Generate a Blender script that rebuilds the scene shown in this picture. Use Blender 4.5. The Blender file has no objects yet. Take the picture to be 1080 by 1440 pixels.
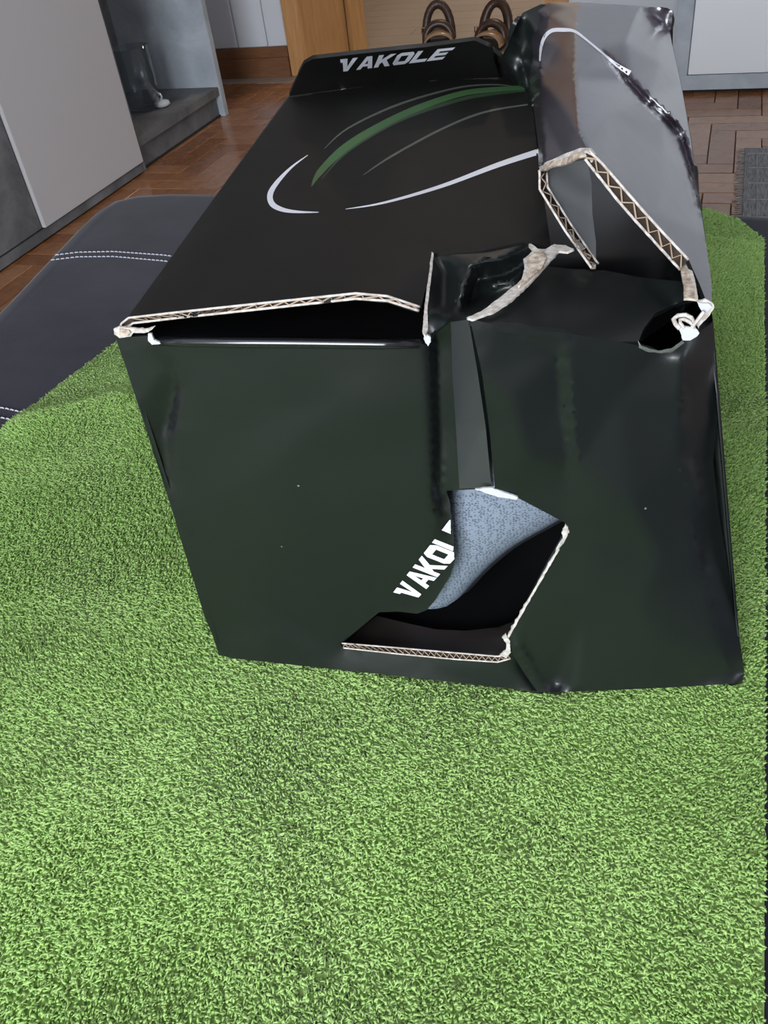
import bpy, bmesh, math, random
import numpy as np
from mathutils import Vector, Matrix
from mathutils.geometry import delaunay_2d_cdt

random.seed(7)
rng = np.random.default_rng(7)
S = bpy.context.scene
C = S.collection
PI = math.pi

# ------------------------------------------------------------------ camera
# frame 1080 x 1440; x, y below are pixels of that frame
F_PX, CX, CY = 1200.0, 540.0, 720.0
SEAT = 0.42                       # height of the ottoman top above the floor
EYE = 0.44                        # camera height above the ottoman top
_n = np.array([745 - CX, 2150 - CY, F_PX]); _n /= np.linalg.norm(_n)
_up = -_n
_fw = np.array([0, 0, 1.0]); _y = _fw - _fw.dot(_up) * _up; _y /= np.linalg.norm(_y)
_x = np.cross(_y, _up)
R0 = np.array([_x, _y, _up])      # camera axes -> level axes (x right, y ahead, z up)
YAW = math.atan2(0.399, 0.917)    # the room is turned against the view
RZ = np.array([[math.cos(YAW), -math.sin(YAW), 0], [math.sin(YAW), math.cos(YAW), 0], [0, 0, 1]])
R = RZ @ R0
EYE_P = np.array([0, 0, SEAT + EYE])

cam_d = bpy.data.cameras.new('camera'); cam = bpy.data.objects.new('camera', cam_d); C.objects.link(cam)
cam_d.sensor_fit = 'HORIZONTAL'; cam_d.sensor_width = 36.0; cam_d.lens = F_PX / 1080 * 36
cam_d.clip_start = 0.02; cam_d.clip_end = 60
M4 = Matrix.Identity(4)
for i in range(3):
    M4[i][0] = R[i, 0]; M4[i][1] = -R[i, 1]; M4[i][2] = -R[i, 2]; M4[i][3] = EYE_P[i]
cam.matrix_world = M4
S.camera = cam

# ------------------------------------------------------------------ light
S.view_settings.view_transform = 'Standard'; S.view_settings.look = 'None'
S.view_settings.gamma = 1.0; S.view_settings.use_curve_mapping = False
S.view_settings.exposure = 0.12
w = bpy.data.worlds.new('sky'); S.world = w; w.use_nodes = True
bg = w.node_tree.nodes['Background']; bg.inputs[0].default_value = (0.72, 0.82, 1.0, 1); bg.inputs[1].default_value = 1.0
def area(name, loc, target, sx, sy, power, col):
    d = bpy.data.lights.new(name, 'AREA'); d.shape = 'RECTANGLE'; d.size = sx; d.size_y = sy; d.energy = power; d.color = col
    o = bpy.data.objects.new(name, d); C.objects.link(o); o.location = loc
    o.rotation_euler = (Vector(target) - Vector(loc)).to_track_quat('-Z', 'Y').to_euler()
    return o
# daylight through the two windows of the room (behind and right of the camera) and an added, unseen hall lamp
area('window_daylight', (-0.3, -2.12, 1.55), (-0.3, 0, 1.35), 1.25, 1.5, 125, (0.88, 0.94, 1.0))
area('window_daylight_right', (2.92, 1.1, 1.55), (0, 1.1, 1.2), 1.5, 1.4, 12, (0.88, 0.94, 1.0))
area('added_hall_light', (-0.75, 5.0, 2.38), (-0.75, 5.0, 0), 0.35, 0.35, 26, (1.0, 0.80, 0.58))  # unseen lamp, added to warm and brighten the hall floor

# ------------------------------------------------------------------ pixel <-> space
def ray(px, py):
    return R @ np.array([px - CX, py - CY, F_PX])          # depth 1 = F_PX
def zz(px, py, z):                                         # depth (1/t) where the sight line meets height z above the seat
    d = ray(px, py); return d[2] / (z - EYE)
_c, _s = math.cos(YAW), math.sin(YAW)
FA = np.array([-0.126, 0.401]); FD = np.array([0.331, -0.081]); FD = FD / np.linalg.norm(FD)
FA = np.array([_c * FA[0] - _s * FA[1], _s * FA[0] + _c * FA[1]]); FD = np.array([_c * FD[0] - _s * FD[1], _s * FD[0] + _c * FD[1]])
FN = np.array([FD[1], -FD[0]])                             # outward normal of the carton front
BACK = -FN                                                 # into the carton
def ff(px, py, d=0.0):                                     # depth on the carton front, d metres proud of it
    r = ray(px, py); return FN.dot(r[:2]) / (FN.dot(FA) + d)
def space(px, py, wv):
    return EYE_P + ray(px, py) / wv
def on_plane(px, py, axis, val):
    d = ray(px, py); t = (val - EYE_P[axis]) / d[axis]; return EYE_P + d * t
def project(P):
    q = R.T @ (np.asarray(P, float) - EYE_P); return CX + F_PX * q[0] / q[2], CY + F_PX * q[1] / q[2]

# ------------------------------------------------------------------ materials
def mat(name, col, rough=0.5, spec=0.5, metal=0.0, **kw):
    m = bpy.data.materials.new(name); m.use_nodes = True
    b = m.node_tree.nodes['Principled BSDF']
    b.inputs['Base Color'].default_value = (*col, 1); b.inputs['Roughness'].default_value = rough
    b.inputs['Specular IOR Level'].default_value = spec; b.inputs['Metallic'].default_value = metal
    for k, v in kw.items(): b.inputs[k.replace('_', ' ')].default_value = v
    return m
def N(m, t, **kw):
    n = m.node_tree.nodes.new(t)
    for k, v in kw.items(): setattr(n, k, v)
    return n
def L(m, a, b): m.node_tree.links.new(a, b)
def noise_mix(m, c1, c2, scale, detail=6, rough=0.6, lo=0.35, hi=0.65, stretch=(1, 1, 1), dist=0.0):
    tc = N(m, 'ShaderNodeTexCoord'); mp = N(m, 'ShaderNodeMapping'); mp.inputs['Scale'].default_value = stretch
    nz = N(m, 'ShaderNodeTexNoise'); nz.inputs['Scale'].default_value = scale; nz.inputs['Detail'].default_value = detail
    nz.inputs['Roughness'].default_value = rough; nz.inputs['Distortion'].default_value = dist
    cr = N(m, 'ShaderNodeValToRGB'); cr.color_ramp.elements[0].position = lo; cr.color_ramp.elements[1].position = hi
    cr.color_ramp.elements[0].color = (*c1, 1); cr.color_ramp.elements[1].color = (*c2, 1)
    L(m, tc.outputs['Object'], mp.inputs[0]); L(m, mp.outputs[0], nz.inputs['Vector']); L(m, nz.outputs['Fac'], cr.inputs[0])
    L(m, cr.outputs[0], m.node_tree.nodes['Principled BSDF'].inputs['Base Color'])
    return nz
def bump(m, scale, strength, dist=0.001, detail=4, stretch=(1, 1, 1)):
    tc = N(m, 'ShaderNodeTexCoord'); mp = N(m, 'ShaderNodeMapping'); mp.inputs['Scale'].default_value = stretch
    nz = N(m, 'ShaderNodeTexNoise'); nz.inputs['Scale'].default_value = scale; nz.inputs['Detail'].default_value = detail
    bp = N(m, 'ShaderNodeBump'); bp.inputs['Strength'].default_value = strength; bp.inputs['Distance'].default_value = dist
    L(m, tc.outputs['Object'], mp.inputs[0]); L(m, mp.outputs[0], nz.inputs['Vector']); L(m, nz.outputs['Fac'], bp.inputs['Height'])
    L(m, bp.outputs[0], m.node_tree.nodes['Principled BSDF'].inputs['Normal'])

def carton(name, base, rough):
    m = mat(name, base, rough, 0.5)
    # scattered pale scuff specks on the varnished print
    tc = N(m, 'ShaderNodeTexCoord')
    v = N(m, 'ShaderNodeTexVoronoi'); v.inputs['Scale'].default_value = 55
    lt = N(m, 'ShaderNodeMath', operation='LESS_THAN'); lt.inputs[1].default_value = 0.035
    n2 = N(m, 'ShaderNodeTexNoise'); n2.inputs['Scale'].default_value = 30
    gt = N(m, 'ShaderNodeMath', operation='GREATER_THAN'); gt.inputs[1].default_value = 0.60
    mu = N(m, 'ShaderNodeMath', operation='MULTIPLY')
    mx = N(m, 'ShaderNodeMix', data_type='RGBA'); mx.inputs[6].default_value = (*base, 1); mx.inputs[7].default_value = (0.16, 0.17, 0.18, 1)
    L(m, tc.outputs['Object'], v.inputs['Vector']); L(m, tc.outputs['Object'], n2.inputs['Vector'])
    L(m, v.outputs['Distance'], lt.inputs[0]); L(m, n2.outputs['Fac'], gt.inputs[0])
    L(m, lt.outputs[0], mu.inputs[0]); L(m, gt.outputs[0], mu.inputs[1]); L(m, mu.outputs[0], mx.inputs[0])
    L(m, mx.outputs[2], m.node_tree.nodes['Principled BSDF'].inputs['Base Color'])
    bump(m, 38, 0.10, 0.002, 5)
    return m
MAT = {}
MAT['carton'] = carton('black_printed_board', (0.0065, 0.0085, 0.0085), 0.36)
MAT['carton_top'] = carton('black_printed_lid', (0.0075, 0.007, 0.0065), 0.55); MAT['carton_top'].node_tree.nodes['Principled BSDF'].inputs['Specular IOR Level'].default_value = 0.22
MAT['carton_side'] = carton('varnished_side_reflect_tint', (0.020, 0.013, 0.024), 0.30)  # purple base puts the tint of a reflection into the black print
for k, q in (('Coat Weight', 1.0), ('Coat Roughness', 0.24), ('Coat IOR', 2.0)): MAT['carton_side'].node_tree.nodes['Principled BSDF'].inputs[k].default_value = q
MAT['fold'] = mat('black_rounded_fold', (0.01, 0.01, 0.012), 0.16, 0.7)
MAT['carton_in'] = mat('black_inner_board', (0.006, 0.006, 0.007), 0.30)
MAT['card_brown'] = mat('brownish_black_liner', (0.016, 0.012, 0.011), 0.4)
MAT['liner'] = mat('bare_grey_liner', (0.78, 0.80, 0.82), 0.5)
MAT['kraft'] = mat('torn_kraft', (0.42, 0.33, 0.25), 0.9, 0.1); noise_mix(MAT['kraft'], (0.25, 0.18, 0.13), (0.62, 0.54, 0.46), 260, 4)
MAT['paper'] = mat('torn_white_paper', (0.62, 0.58, 0.54), 0.9, 0.1); noise_mix(MAT['paper'], (0.36, 0.31, 0.27), (0.58, 0.55, 0.52), 300, 3)
MAT['flute'] = mat('flute_paper', (0.34, 0.25, 0.18), 0.9, 0.1)
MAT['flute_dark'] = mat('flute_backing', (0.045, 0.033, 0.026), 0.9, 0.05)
MAT['white_print'] = mat('white_print', (0.74, 0.74, 0.80), 0.4)
MAT['green_print'] = mat('green_print', (0.048, 0.115, 0.042), 0.45)
MAT['green_dark'] = mat('dark_green_print', (0.026, 0.048, 0.024), 0.45)
MAT['grey_print'] = mat('grey_print', (0.085, 0.095, 0.08), 0.45)
MAT['mesh'] = mat('grey_shoe_mesh', (0.25, 0.29, 0.35), 0.85, 0.2)
def shoe_mesh():
    m = MAT['mesh']; tc = N(m, 'ShaderNodeTexCoord'); mp = N(m, 'ShaderNodeMapping'); mp.inputs['Scale'].default_value = (1, 1, 1.5)
    v = N(m, 'ShaderNodeTexVoronoi'); v.inputs['Scale'].default_value = 560; v.inputs['Randomness'].default_value = 0.6
    cr = N(m, 'ShaderNodeValToRGB'); cr.color_ramp.elements[0].position = 0.26; cr.color_ramp.elements[1].position = 0.50
    cr.color_ramp.elements[0].color = (0.075, 0.09, 0.115, 1); cr.color_ramp.elements[1].color = (0.19, 0.225, 0.28, 1)
    L(m, tc.outputs['Object'], mp.inputs[0]); L(m, mp.outputs[0], v.inputs['Vector']); L(m, v.outputs['Distance'], cr.inputs[0])
    b = m.node_tree.nodes['Principled BSDF']; L(m, cr.outputs[0], b.inputs['Base Color'])
    bp = N(m, 'ShaderNodeBump'); bp.inputs['Strength'].default_value = 0.4; bp.inputs['Distance'].default_value = 0.0006
    L(m, v.outputs['Distance'], bp.inputs['Height']); L(m, bp.outputs[0], b.inputs['Normal'])
shoe_mesh()
MAT['rubber'] = mat('dark_shoe_sole', (0.012, 0.013, 0.018), 0.5)
MAT['suede'] = mat('navy_suede', (0.02, 0.02, 0.032), 0.85, 0.1, Sheen_Weight=0.12, Sheen_Roughness=0.4)
noise_mix(MAT['suede'], (0.0135, 0.0128, 0.022), (0.025, 0.0235, 0.037), 9, 5); bump(MAT['suede'], 420, 0.25, 0.0006)
MAT['thread'] = mat('pale_thread', (0.42, 0.42, 0.48), 0.7)
MAT['dark_base'] = mat('dark_base', (0.012, 0.012, 0.014), 0.7)
MAT['backing'] = mat('green_backing', (0.26, 0.38, 0.12), 0.95, 0.05)
def pile_mat():
    m = mat('green_plush_pile', (0.2, 0.4, 0.08), 0.75, 0.25, Sheen_Weight=0.1, Sheen_Roughness=0.5)
    a = N(m, 'ShaderNodeAttribute', attribute_name='tint')
    cr = N(m, 'ShaderNodeValToRGB')
    cr.color_ramp.elements[0].color = (0.345, 0.545, 0.15, 1); cr.color_ramp.elements[1].color = (0.59, 0.82, 0.30, 1)
    L(m, a.outputs['Fac'], cr.inputs[0])
    b = m.node_tree.nodes['Principled BSDF']; L(m, cr.outputs[0], b.inputs['Base Color'])
    t = N(m, 'ShaderNodeBsdfTranslucent'); L(m, cr.outputs[0], t.inputs[0])
    mx = N(m, 'ShaderNodeMixShader'); mx.inputs[0].default_value = 0.45
    out = m.node_tree.nodes['Material Output']
    L(m, b.outputs[0], mx.inputs[1]); L(m, t.outputs[0], mx.inputs[2]); L(m, mx.outputs[0], out.inputs[0])
    return m
MAT['pile'] = pile_mat()
MAT['concrete'] = mat('grey_concrete_decor', (0.11, 0.115, 0.12), 0.6, 0.35); noise_mix(MAT['concrete'], (0.085, 0.087, 0.092), (0.205, 0.208, 0.215), 5.5, 8, 0.68, 0.36, 0.72, dist=0.6)
MAT['concrete_pale'] = mat('pale_concrete_decor', (0.33, 0.36, 0.40), 0.6, 0.35); noise_mix(MAT['concrete_pale'], (0.30, 0.335, 0.375), (0.47, 0.50, 0.54), 6, 8, 0.68, 0.36, 0.72, dist=0.6)
MAT['white_front'] = mat('white_furniture_front', (0.50, 0.49, 0.50), 0.35)
MAT['wall'] = mat('white_wall_paint', (0.62, 0.64, 0.68), 0.8, 0.2); bump(MAT['wall'], 60, 0.1)
MAT['ceil'] = mat('ceiling_paint', (0.75, 0.75, 0.75), 0.9, 0.1); bump(MAT['ceil'], 60, 0.1)
MAT['groove'] = mat('wall_board_joint', (0.2, 0.21, 0.24), 0.8)
def wood(name, c1, c2, rough, stretch, scale=14):
    m = mat(name, c1, rough, 0.6); noise_mix(m, c1, c2, scale, 6, 0.6, 0.3, 0.7, stretch, 0.8); return m
MAT['door_wood'] = wood('honey_door_wood', (0.42, 0.20, 0.072), (0.56, 0.30, 0.12), 0.4, (6, 6, 0.5))
MAT['dark_wood'] = wood('brown_baseboard_wood', (0.13, 0.052, 0.020), (0.21, 0.09, 0.036), 0.45, (0.6, 6, 6))
MAT['parquet'] = []
for k, (a, b) in enumerate([((0.20, 0.082, 0.034), (0.29, 0.13, 0.058)), ((0.17, 0.066, 0.026), (0.24, 0.10, 0.042)), ((0.23, 0.10, 0.045), (0.33, 0.155, 0.075))]):
    MAT['parquet'].append(wood('oak_parquet_' + 'abc'[k], a, b, 0.2, (1.2, 1.2, 1.2), 22))
MAT['joint'] = mat('dark_floor_joint', (0.06, 0.027, 0.012), 0.7)
MAT['hall_board'] = []
for k, (a, b) in enumerate([((0.27, 0.21, 0.165), (0.31, 0.245, 0.195)), ((0.285, 0.225, 0.178), (0.325, 0.26, 0.205))]):
    MAT['hall_board'].append(wood('taupe_hall_board_' + 'ab'[k], a, b, 0.45, (0.7, 9, 1), 8))
MAT['white_bright'] = mat('white_cabinet_front', (0.74, 0.76, 0.78), 0.4)
MAT['rug'] = mat('grey_woven_rug', (0.16, 0.16, 0.165), 0.95, 0.1); noise_mix(MAT['rug'], (0.11, 0.11, 0.115), (0.26, 0.26, 0.265), 30, 3, 0.6, 0.35, 0.65, (14, 1, 1))
MAT['fringe'] = mat('pale_rug_thread', (0.28, 0.27, 0.26), 0.95, 0.1)
MAT['leather'] = mat('brown_sandal_leather', (0.045, 0.022, 0.013), 0.4); noise_mix(MAT['leather'], (0.03, 0.015, 0.010), (0.06, 0.03, 0.018), 40)
MAT['leather_pale'] = mat('tan_sandal_leather', (0.30, 0.19, 0.11), 0.3)
MAT['sole_tan'] = mat('dark_sandal_sole', (0.03, 0.02, 0.015), 0.7)
MAT['glass'] = mat('clear_glass', (0.9, 0.93, 0.95), 0.03, 0.5, Transmission_Weight=1.0)
def thin_glass():
    m = MAT['glass']; nt = m.node_tree; nt.nodes.remove(nt.nodes['Principled BSDF'])
    t = N(m, 'ShaderNodeBsdfTransparent'); t.inputs[0].default_value = (0.90, 0.92, 0.93, 1)
    g = N(m, 'ShaderNodeBsdfGlossy'); g.inputs['Roughness'].default_value = 0.04
    lw = N(m, 'ShaderNodeLayerWeight'); fr = N(m, 'ShaderNodeMapRange'); L(m, lw.outputs['Facing'], fr.inputs[0]); fr.inputs[1].default_value = 0.45; fr.inputs[2].default_value = 1.0; fr.inputs[3].default_value = 0.05; fr.inputs[4].default_value = 0.75
    mx = N(m, 'ShaderNodeMixShader'); L(m, fr.outputs[0], mx.inputs[0]); L(m, t.outputs[0], mx.inputs[1]); L(m, g.outputs[0], mx.inputs[2]); L(m, mx.outputs[0], nt.nodes['Material Output'].inputs[0])
thin_glass()
MAT['crystal'] = mat('pale_crystal', (0.55, 0.58, 0.60), 0.08, 0.8)
MAT['scrap_white'] = mat('white_torn_paper', (0.50, 0.50, 0.52), 0.85, 0.1)
MAT['frame_white'] = mat('white_window_frame', (0.75, 0.75, 0.75), 0.4)
MAT['added_lamp_glass'] = mat('frosted_added_lamp', (0.85, 0.8, 0.7), 0.5, 0.5, Emission_Strength=2.0); MAT['added_lamp_glass'].node_tree.nodes['Principled BSDF'].inputs['Emission Color'].default_value = (1, 0.8, 0.58, 1)  # glow of the added hall lamp, out of view

# ------------------------------------------------------------------ object helpers
def link(name, me, m=None, parent=None):
    o = bpy.data.objects.new(name, me); C.objects.link(o)
    if m is not None:
        for x in (m if isinstance(m, (list, tuple)) else [m]): me.materials.append(x)
    if parent is not None: o.parent = parent
    return o
def from_py(name, verts, faces, m=None, parent=None, smooth=False):
    me = bpy.data.meshes.new(name); me.from_pydata([tuple(v) for v in verts], [], faces); me.update()
    if smooth: me.polygons.foreach_set('use_smooth', [True] * len(me.polygons))
    return link(name, me, m, parent)
def empty(name, loc, label, cat, group=None):
    o = bpy.data.objects.new(name, None); C.objects.link(o); o.location = loc; o.empty_display_size = 0.1
    return tag(o, label, cat, group)
def tag(o, label, cat, group=None):
    o['label'] = label; o['category'] = cat
    if group: o['group'] = group
    return o
def struct(o): o['kind'] = 'structure'; return o
def bm_box(bm, lo, hi, mi=0):
    x0, y0, z0 = lo; x1, y1, z1 = hi
    v = [bm.verts.new(p) for p in ((x0, y0, z0), (x1, y0, z0), (x1, y1, z0), (x0, y1, z0), (x0, y0, z1), (x1, y0, z1), (x1, y1, z1), (x0, y1, z1))]
    for f in ((3, 2, 1, 0), (4, 5, 6, 7), (0, 1, 5, 4), (1, 2, 6, 5), (2, 3, 7, 6), (3, 0, 4, 7)):
        bm.faces.new([v[i] for i in f]).material_index = mi
def bm_obj(name, bm, m, parent=None, smooth=False, bevel=0):
    if bevel: bmesh.ops.bevel(bm, geom=bm.edges[:], offset=bevel, segments=2, affect='EDGES')
    bmesh.ops.recalc_face_normals(bm, faces=bm.faces)
    me = bpy.data.meshes.new(name); bm.to_mesh(me); bm.free()
    if smooth: me.polygons.foreach_set('use_smooth', [True] * len(me.polygons))
    return link(name, me, m, parent)
def box(name, lo, hi, m, parent=None, bevel=0.0):
    bm = bmesh.new(); o = np.array(parent.location) if parent is not None else np.zeros(3)
    if parent is not None and parent.parent is not None: o = np.array(parent.parent.location)
    bm_box(bm, np.minimum(lo, hi) - o, np.maximum(lo, hi) - o)
    return bm_obj(name, bm, m, parent, bevel=bevel)
def tube(verts, faces, path, r, n=6, closed=False):
    """append a tube along path to verts/faces lists"""
    P = [Vector(p) for p in path]; k = len(P); base = len(verts)
    for i, p in enumerate(P):
        a = P[i - 1] if (i > 0 or closed) else p; b = P[(i + 1) % k] if (i < k - 1 or closed) else p
        t = (b - a).normalized(); u = t.orthogonal().normalized() if abs(t.z) > 0.95 else t.cross(Vector((0, 0, 1))).normalized(); q = t.cross(u)
        rr = r[i] if isinstance(r, (list, tuple)) else r
        for j in range(n):
            a_ = 2 * PI * j / n; verts.append(p + (u * math.cos(a_) + q * math.sin(a_)) * rr)
    for i in range(k - (0 if closed else 1)):
        for j in range(n):
            faces.append((base + i * n + j, base + i * n + (j + 1) % n, base + ((i + 1) % k) * n + (j + 1) % n, base + ((i + 1) % k) * n + j))
    if not closed:
        faces.append(tuple(base + j for j in range(n))[::-1]); faces.append(tuple(base + (k - 1) * n + j for j in range(n)))
def lathe(name, prof, m, parent=None, n=20, origin=(0, 0, 0)):
    v, f = [], []
    for r, z in prof:
        for j in range(n): v.append((origin[0] + r * math.cos(2 * PI * j / n), origin[1] + r * math.sin(2 * PI * j / n), origin[2] + z))
    for i in range(len(prof) - 1):
        for j in range(n): f.append((i * n + j, i * n + (j + 1) % n, (i + 1) * n + (j + 1) % n, (i + 1) * n + j))
    o = from_py(name, v, f, m, parent, True); bm = bmesh.new(); bm.from_mesh(o.data); bmesh.ops.remove_doubles(bm, verts=bm.verts, dist=1e-6); bmesh.ops.recalc_face_normals(bm, faces=bm.faces); bm.to_mesh(o.data); bm.free()
    return o

# ================================================================== the room
# world axes: X to the right along the back wall, Y towards the back wall, floor at z = 0
XL, XR, YF, YB, HC = -2.16, 3.0, -2.2, 3.62, 2.5
struct(box('floor', (-3.9, YF - 0.1, -0.06), (XR + 0.1, 6.3, -0.012), MAT['joint']))
floor = bpy.data.objects['floor']
struct(box('ceiling', (-3.9, YF - 0.1, HC), (XR + 0.1, 6.3, HC + 0.08), MAT['ceil']))
struct(box('wall_left', (XL - 0.1, YF - 0.1, 0), (XL, YB + 0.1, HC), MAT['wall']))
def wall_with_hole(name, axis, at, t, a0, a1, b0, b1, z0, z1, m):
    bm = bmesh.new()
    for (p, q, r, s) in ((a0, b0, 0, HC), (b1, a1, 0, HC), (b0, b1, 0, z0), (b0, b1, z1, HC)):
        if q - p < 1e-4 or s - r < 1e-4: continue
        if axis == 1: bm_box(bm, (p, at, r), (q, at + t, s))
        else: bm_box(bm, (at, p, r), (at + t, q, s))
    return struct(bm_obj(name, bm, m))
wall_with_hole('wall_front', 1, YF - 0.1, 0.1, XL, XR, -0.95, 0.35, 0.8, 2.3, MAT['wall'])
wall_with_hole('wall_right', 0, XR, 0.1, YF - 0.1, 6.3, 0.35, 1.85, 0.85, 2.25, MAT['wall'])
DX0, DX1 = -1.66, -0.62                                   # doorway in the back wall
wall_with_hole('wall_back', 1, YB, 0.12, XL, XR, DX0, DX1, 0.0, 2.05, MAT['wall'])
bm = bmesh.new(); bm_box(bm, (-3.9, 6.2, 0), (XR, 6.3, HC)); bm_box(bm, (-3.9, YB + 0.12, 0), (-3.8, 6.2, HC)); bm_box(bm, (-3.8, YB + 0.02, 0), (XL, YB + 0.12, HC)); bm_box(bm, (1.9, YB + 0.12, 0), (2.0, 6.2, HC))
struct(bm_obj('wall_hall', bm, MAT['wall']))
def window(name, axis, at, b0, b1, z0, z1):
    r = bpy.data.objects.new(name, None); C.objects.link(r); r['kind'] = 'structure'
    bm = bmesh.new(); fw = 0.05
    segs = [(b0, b0 + fw, z0, z1), (b1 - fw, b1, z0, z1), (b0 + fw, b1 - fw, z0, z0 + fw), (b0 + fw, b1 - fw, z1 - fw, z1), ((b0 + b1) / 2 - fw / 2, (b0 + b1) / 2 + fw / 2, z0 + fw, z1 - fw)]
    for p, q, s, t in segs:
        if axis == 1: bm_box(bm, (p, at, s), (q, at + 0.05, t))
        else: bm_box(bm, (at, p, s), (at + 0.05, q, t))
    bm_obj('window_frame', bm, MAT['frame_white'], r)
window('window_1', 1, YF - 0.08, -0.95, 0.35, 0.8, 2.3)
window('window_2', 0, XR + 0.02, 0.35, 1.85, 0.85, 2.25)

# white boards on the back wall left of the door, wooden baseboard below
for x0, x1 in ((-2.155, -1.935), (-1.927, -1.795), (-1.787, -1.705)):
    box('wall_board', (x0, YB - 0.012, 0.115), (x1, YB - 0.0005, 2.2), MAT['wall'], bpy.data.objects['wall_back'], 0.002)
bm = bmesh.new(); bm_box(bm, (XL, YB - 0.032, 0.0), (-1.702, YB - 0.013, 0.075)); bm_box(bm, (XL, YB - 0.024, 0.075), (-1.702, YB - 0.013, 0.115))
struct(bm_obj('baseboard_back', bm, MAT['dark_wood'], bevel=0.002))

# door: casing, lining and a leaf standing ajar
door = bpy.data.objects.new('door_1', None); C.objects.link(door); door['kind'] = 'structure'
def slab(name, p, q, z0, z1, t, m, parent):
    p = np.array(p[:2]); q = np.array(q[:2]); d = (q - p) / np.linalg.norm(q - p); n = np.array([-d[1], d[0]])
    bm = bmesh.new(); pts = [p, q, q + n * t, p + n * t]
    lo = [bm.verts.new((*a, z0)) for a in pts]; hi = [bm.verts.new((*a, z1)) for a in pts]
    bm.faces.new(lo[::-1]); bm.faces.new(hi)
    for i in range(4): bm.faces.new((lo[i], lo[(i + 1) % 4], hi[(i + 1) % 4], hi[i]))
    return bm_obj(name, bm, m, parent, bevel=0.003)
pd = np.array([-1.628, YB - 0.02, 0.0]); pe = on_plane(492, 77, 2, 0.0); pf = on_plane(518, 70, 2, 0.0)
box('door_casing', (-1.700, YB - 0.022, 0), (-1.630, YB + 0.13, 2.1), MAT['door_wood'], door, 0.003)
slab('door_leaf', pd + [0.006, -0.004, 0], pe, 0.008, 2.05, 0.04, MAT['door_wood'], door)
slab('door_lining', pe + [0.022, 0.01, 0], pf, 0.0, 2.1, 0.12, MAT['door_wood'], door)
box('door_casing', (DX1 - 0.02, YB - 0.02, 0), (DX1 + 0.07, YB + 0.14, 2.1), MAT['door_wood'], door, 0.003)
box('door_casing', (DX0 - 0.02, YB - 0.018, 2.05), (DX1 + 0.07, YB + 0.13, 2.13), MAT['door_wood'], door, 0.003)

# parquet: herringbone, single planks where the picture shows them, the rest of the room joined
PLW, PLL, PT = 0.07, 0.28, 0.0115
def plank_mesh(k):
    bm = bmesh.new(); g = 0.0012; bm_box(bm, (g, g, -PT), (PLL - g, PLW - g, 0.0))
    top = [e for e in bm.edges if all(abs(v.co.z) < 1e-6 for v in e.verts)]
    bmesh.ops.bevel(bm, geom=top, offset=0.0012, segments=1, affect='EDGES')
    bmesh.ops.recalc_face_normals(bm, faces=bm.faces)
    me = bpy.data.meshes.new('parquet_plank'); bm.to_mesh(me); bm.free(); me.materials.append(MAT['parquet'][k]); return me
pmesh = [plank_mesh(k) for k in range(3)]
def seen(cx, cy):
    px, py = project((cx, cy, 0))
    if not (-25 < px < 1105 and 60 < py < 420): return False
    if px < 440: return py > 90 and py < 400 - 0.72 * px + 60 and cx > -1.80 and not (px > 400 and py > 140)
    return px > 925 and py > 120 and py < 320
spots = []
for i in range(-90, 90):
    for j in range(-16, 17):
        ox = i * PLW + j * PLL; oy = -i * PLW + j * PLL
        spots.append((ox, oy, 0.0)); spots.append((ox - PLW, oy + PLW - PLL, PI / 2))
rest_v, rest_f, rest_m = [], [], []; nplank = 0
for (ox, oy, a) in spots:
    if a == 0: cx, cy = ox + PLL / 2, oy + PLW / 2
    else: cx, cy = ox + PLW / 2 - 0.0, oy + PLL / 2
    if a != 0: ox_, oy_ = ox + PLW, oy
    else: ox_, oy_ = ox, oy
    h = 0.16
    if not (XL + h * 0.2 < cx < XR - 0.02 and YF + 0.02 < cy < YB - (0.12 if DX0 - 0.15 < cx < DX1 + 0.15 else 0.03)): continue
    dz = -random.random() * 0.0008; k = random.randrange(3)
    if seen(cx, cy) and nplank < 295:
        o = bpy.data.objects.new('parquet_plank', pmesh[k]); C.objects.link(o); o.parent = floor
        o.location = (ox_, oy_, dz); o.rotation_euler = (0, 0, a); nplank += 1
    else:
        b = len(rest_v); hx, hy = (PLL / 2, PLW / 2) if a == 0 else (PLW / 2, PLL / 2); hx -= 0.0012; hy -= 0.0012
        for z in (dz - 0.011, dz): rest_v += [(cx - hx, cy - hy, z), (cx + hx, cy - hy, z), (cx + hx, cy + hy, z), (cx - hx, cy + hy, z)]
        rest_f += [(b + 4, b + 5, b + 6, b + 7), (b, b + 1, b + 5, b + 4), (b + 1, b + 2, b + 6, b + 5), (b + 2, b + 3, b + 7, b + 6), (b + 3, b, b + 4, b + 7)]; rest_m += [k] * 5
o = from_py('parquet_surround', rest_v, rest_f, MAT['parquet'], floor); o.data.polygons.foreach_set('material_index', rest_m); o['kind'] = 'stuff'
# hall boards beyond the doorway
hb = []
for k in range(2):
    bm = bmesh.new(); bm_box(bm, (0.001, 0.001, -0.0115), (1.199, 0.148, 0)); bmesh.ops.recalc_face_normals(bm, faces=bm.faces)
    me = bpy.data.meshes.new('hall_board'); bm.to_mesh(me); bm.free(); me.materials.append(MAT['hall_board'][k]); hb.append(me)
for j in range(18):
    for i in range(0, 5):
        x = -2.98 + i * 1.2 - (j % 3) * 0.4; y = YB - 0.115 + j * 0.15
        if x > 1.2 or x < -3.6 or y + 0.15 > 6.2: continue
        o = bpy.data.objects.new('hall_board', hb[(i + j * 2) % 2]); C.objects.link(o); o.parent = floor; o.location = (x, y, 0)
box('door_sill', (DX0, YB - 0.13, -0.011), (DX1, YB - 0.116, 0.001), MAT['dark_wood'], floor)

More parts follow.
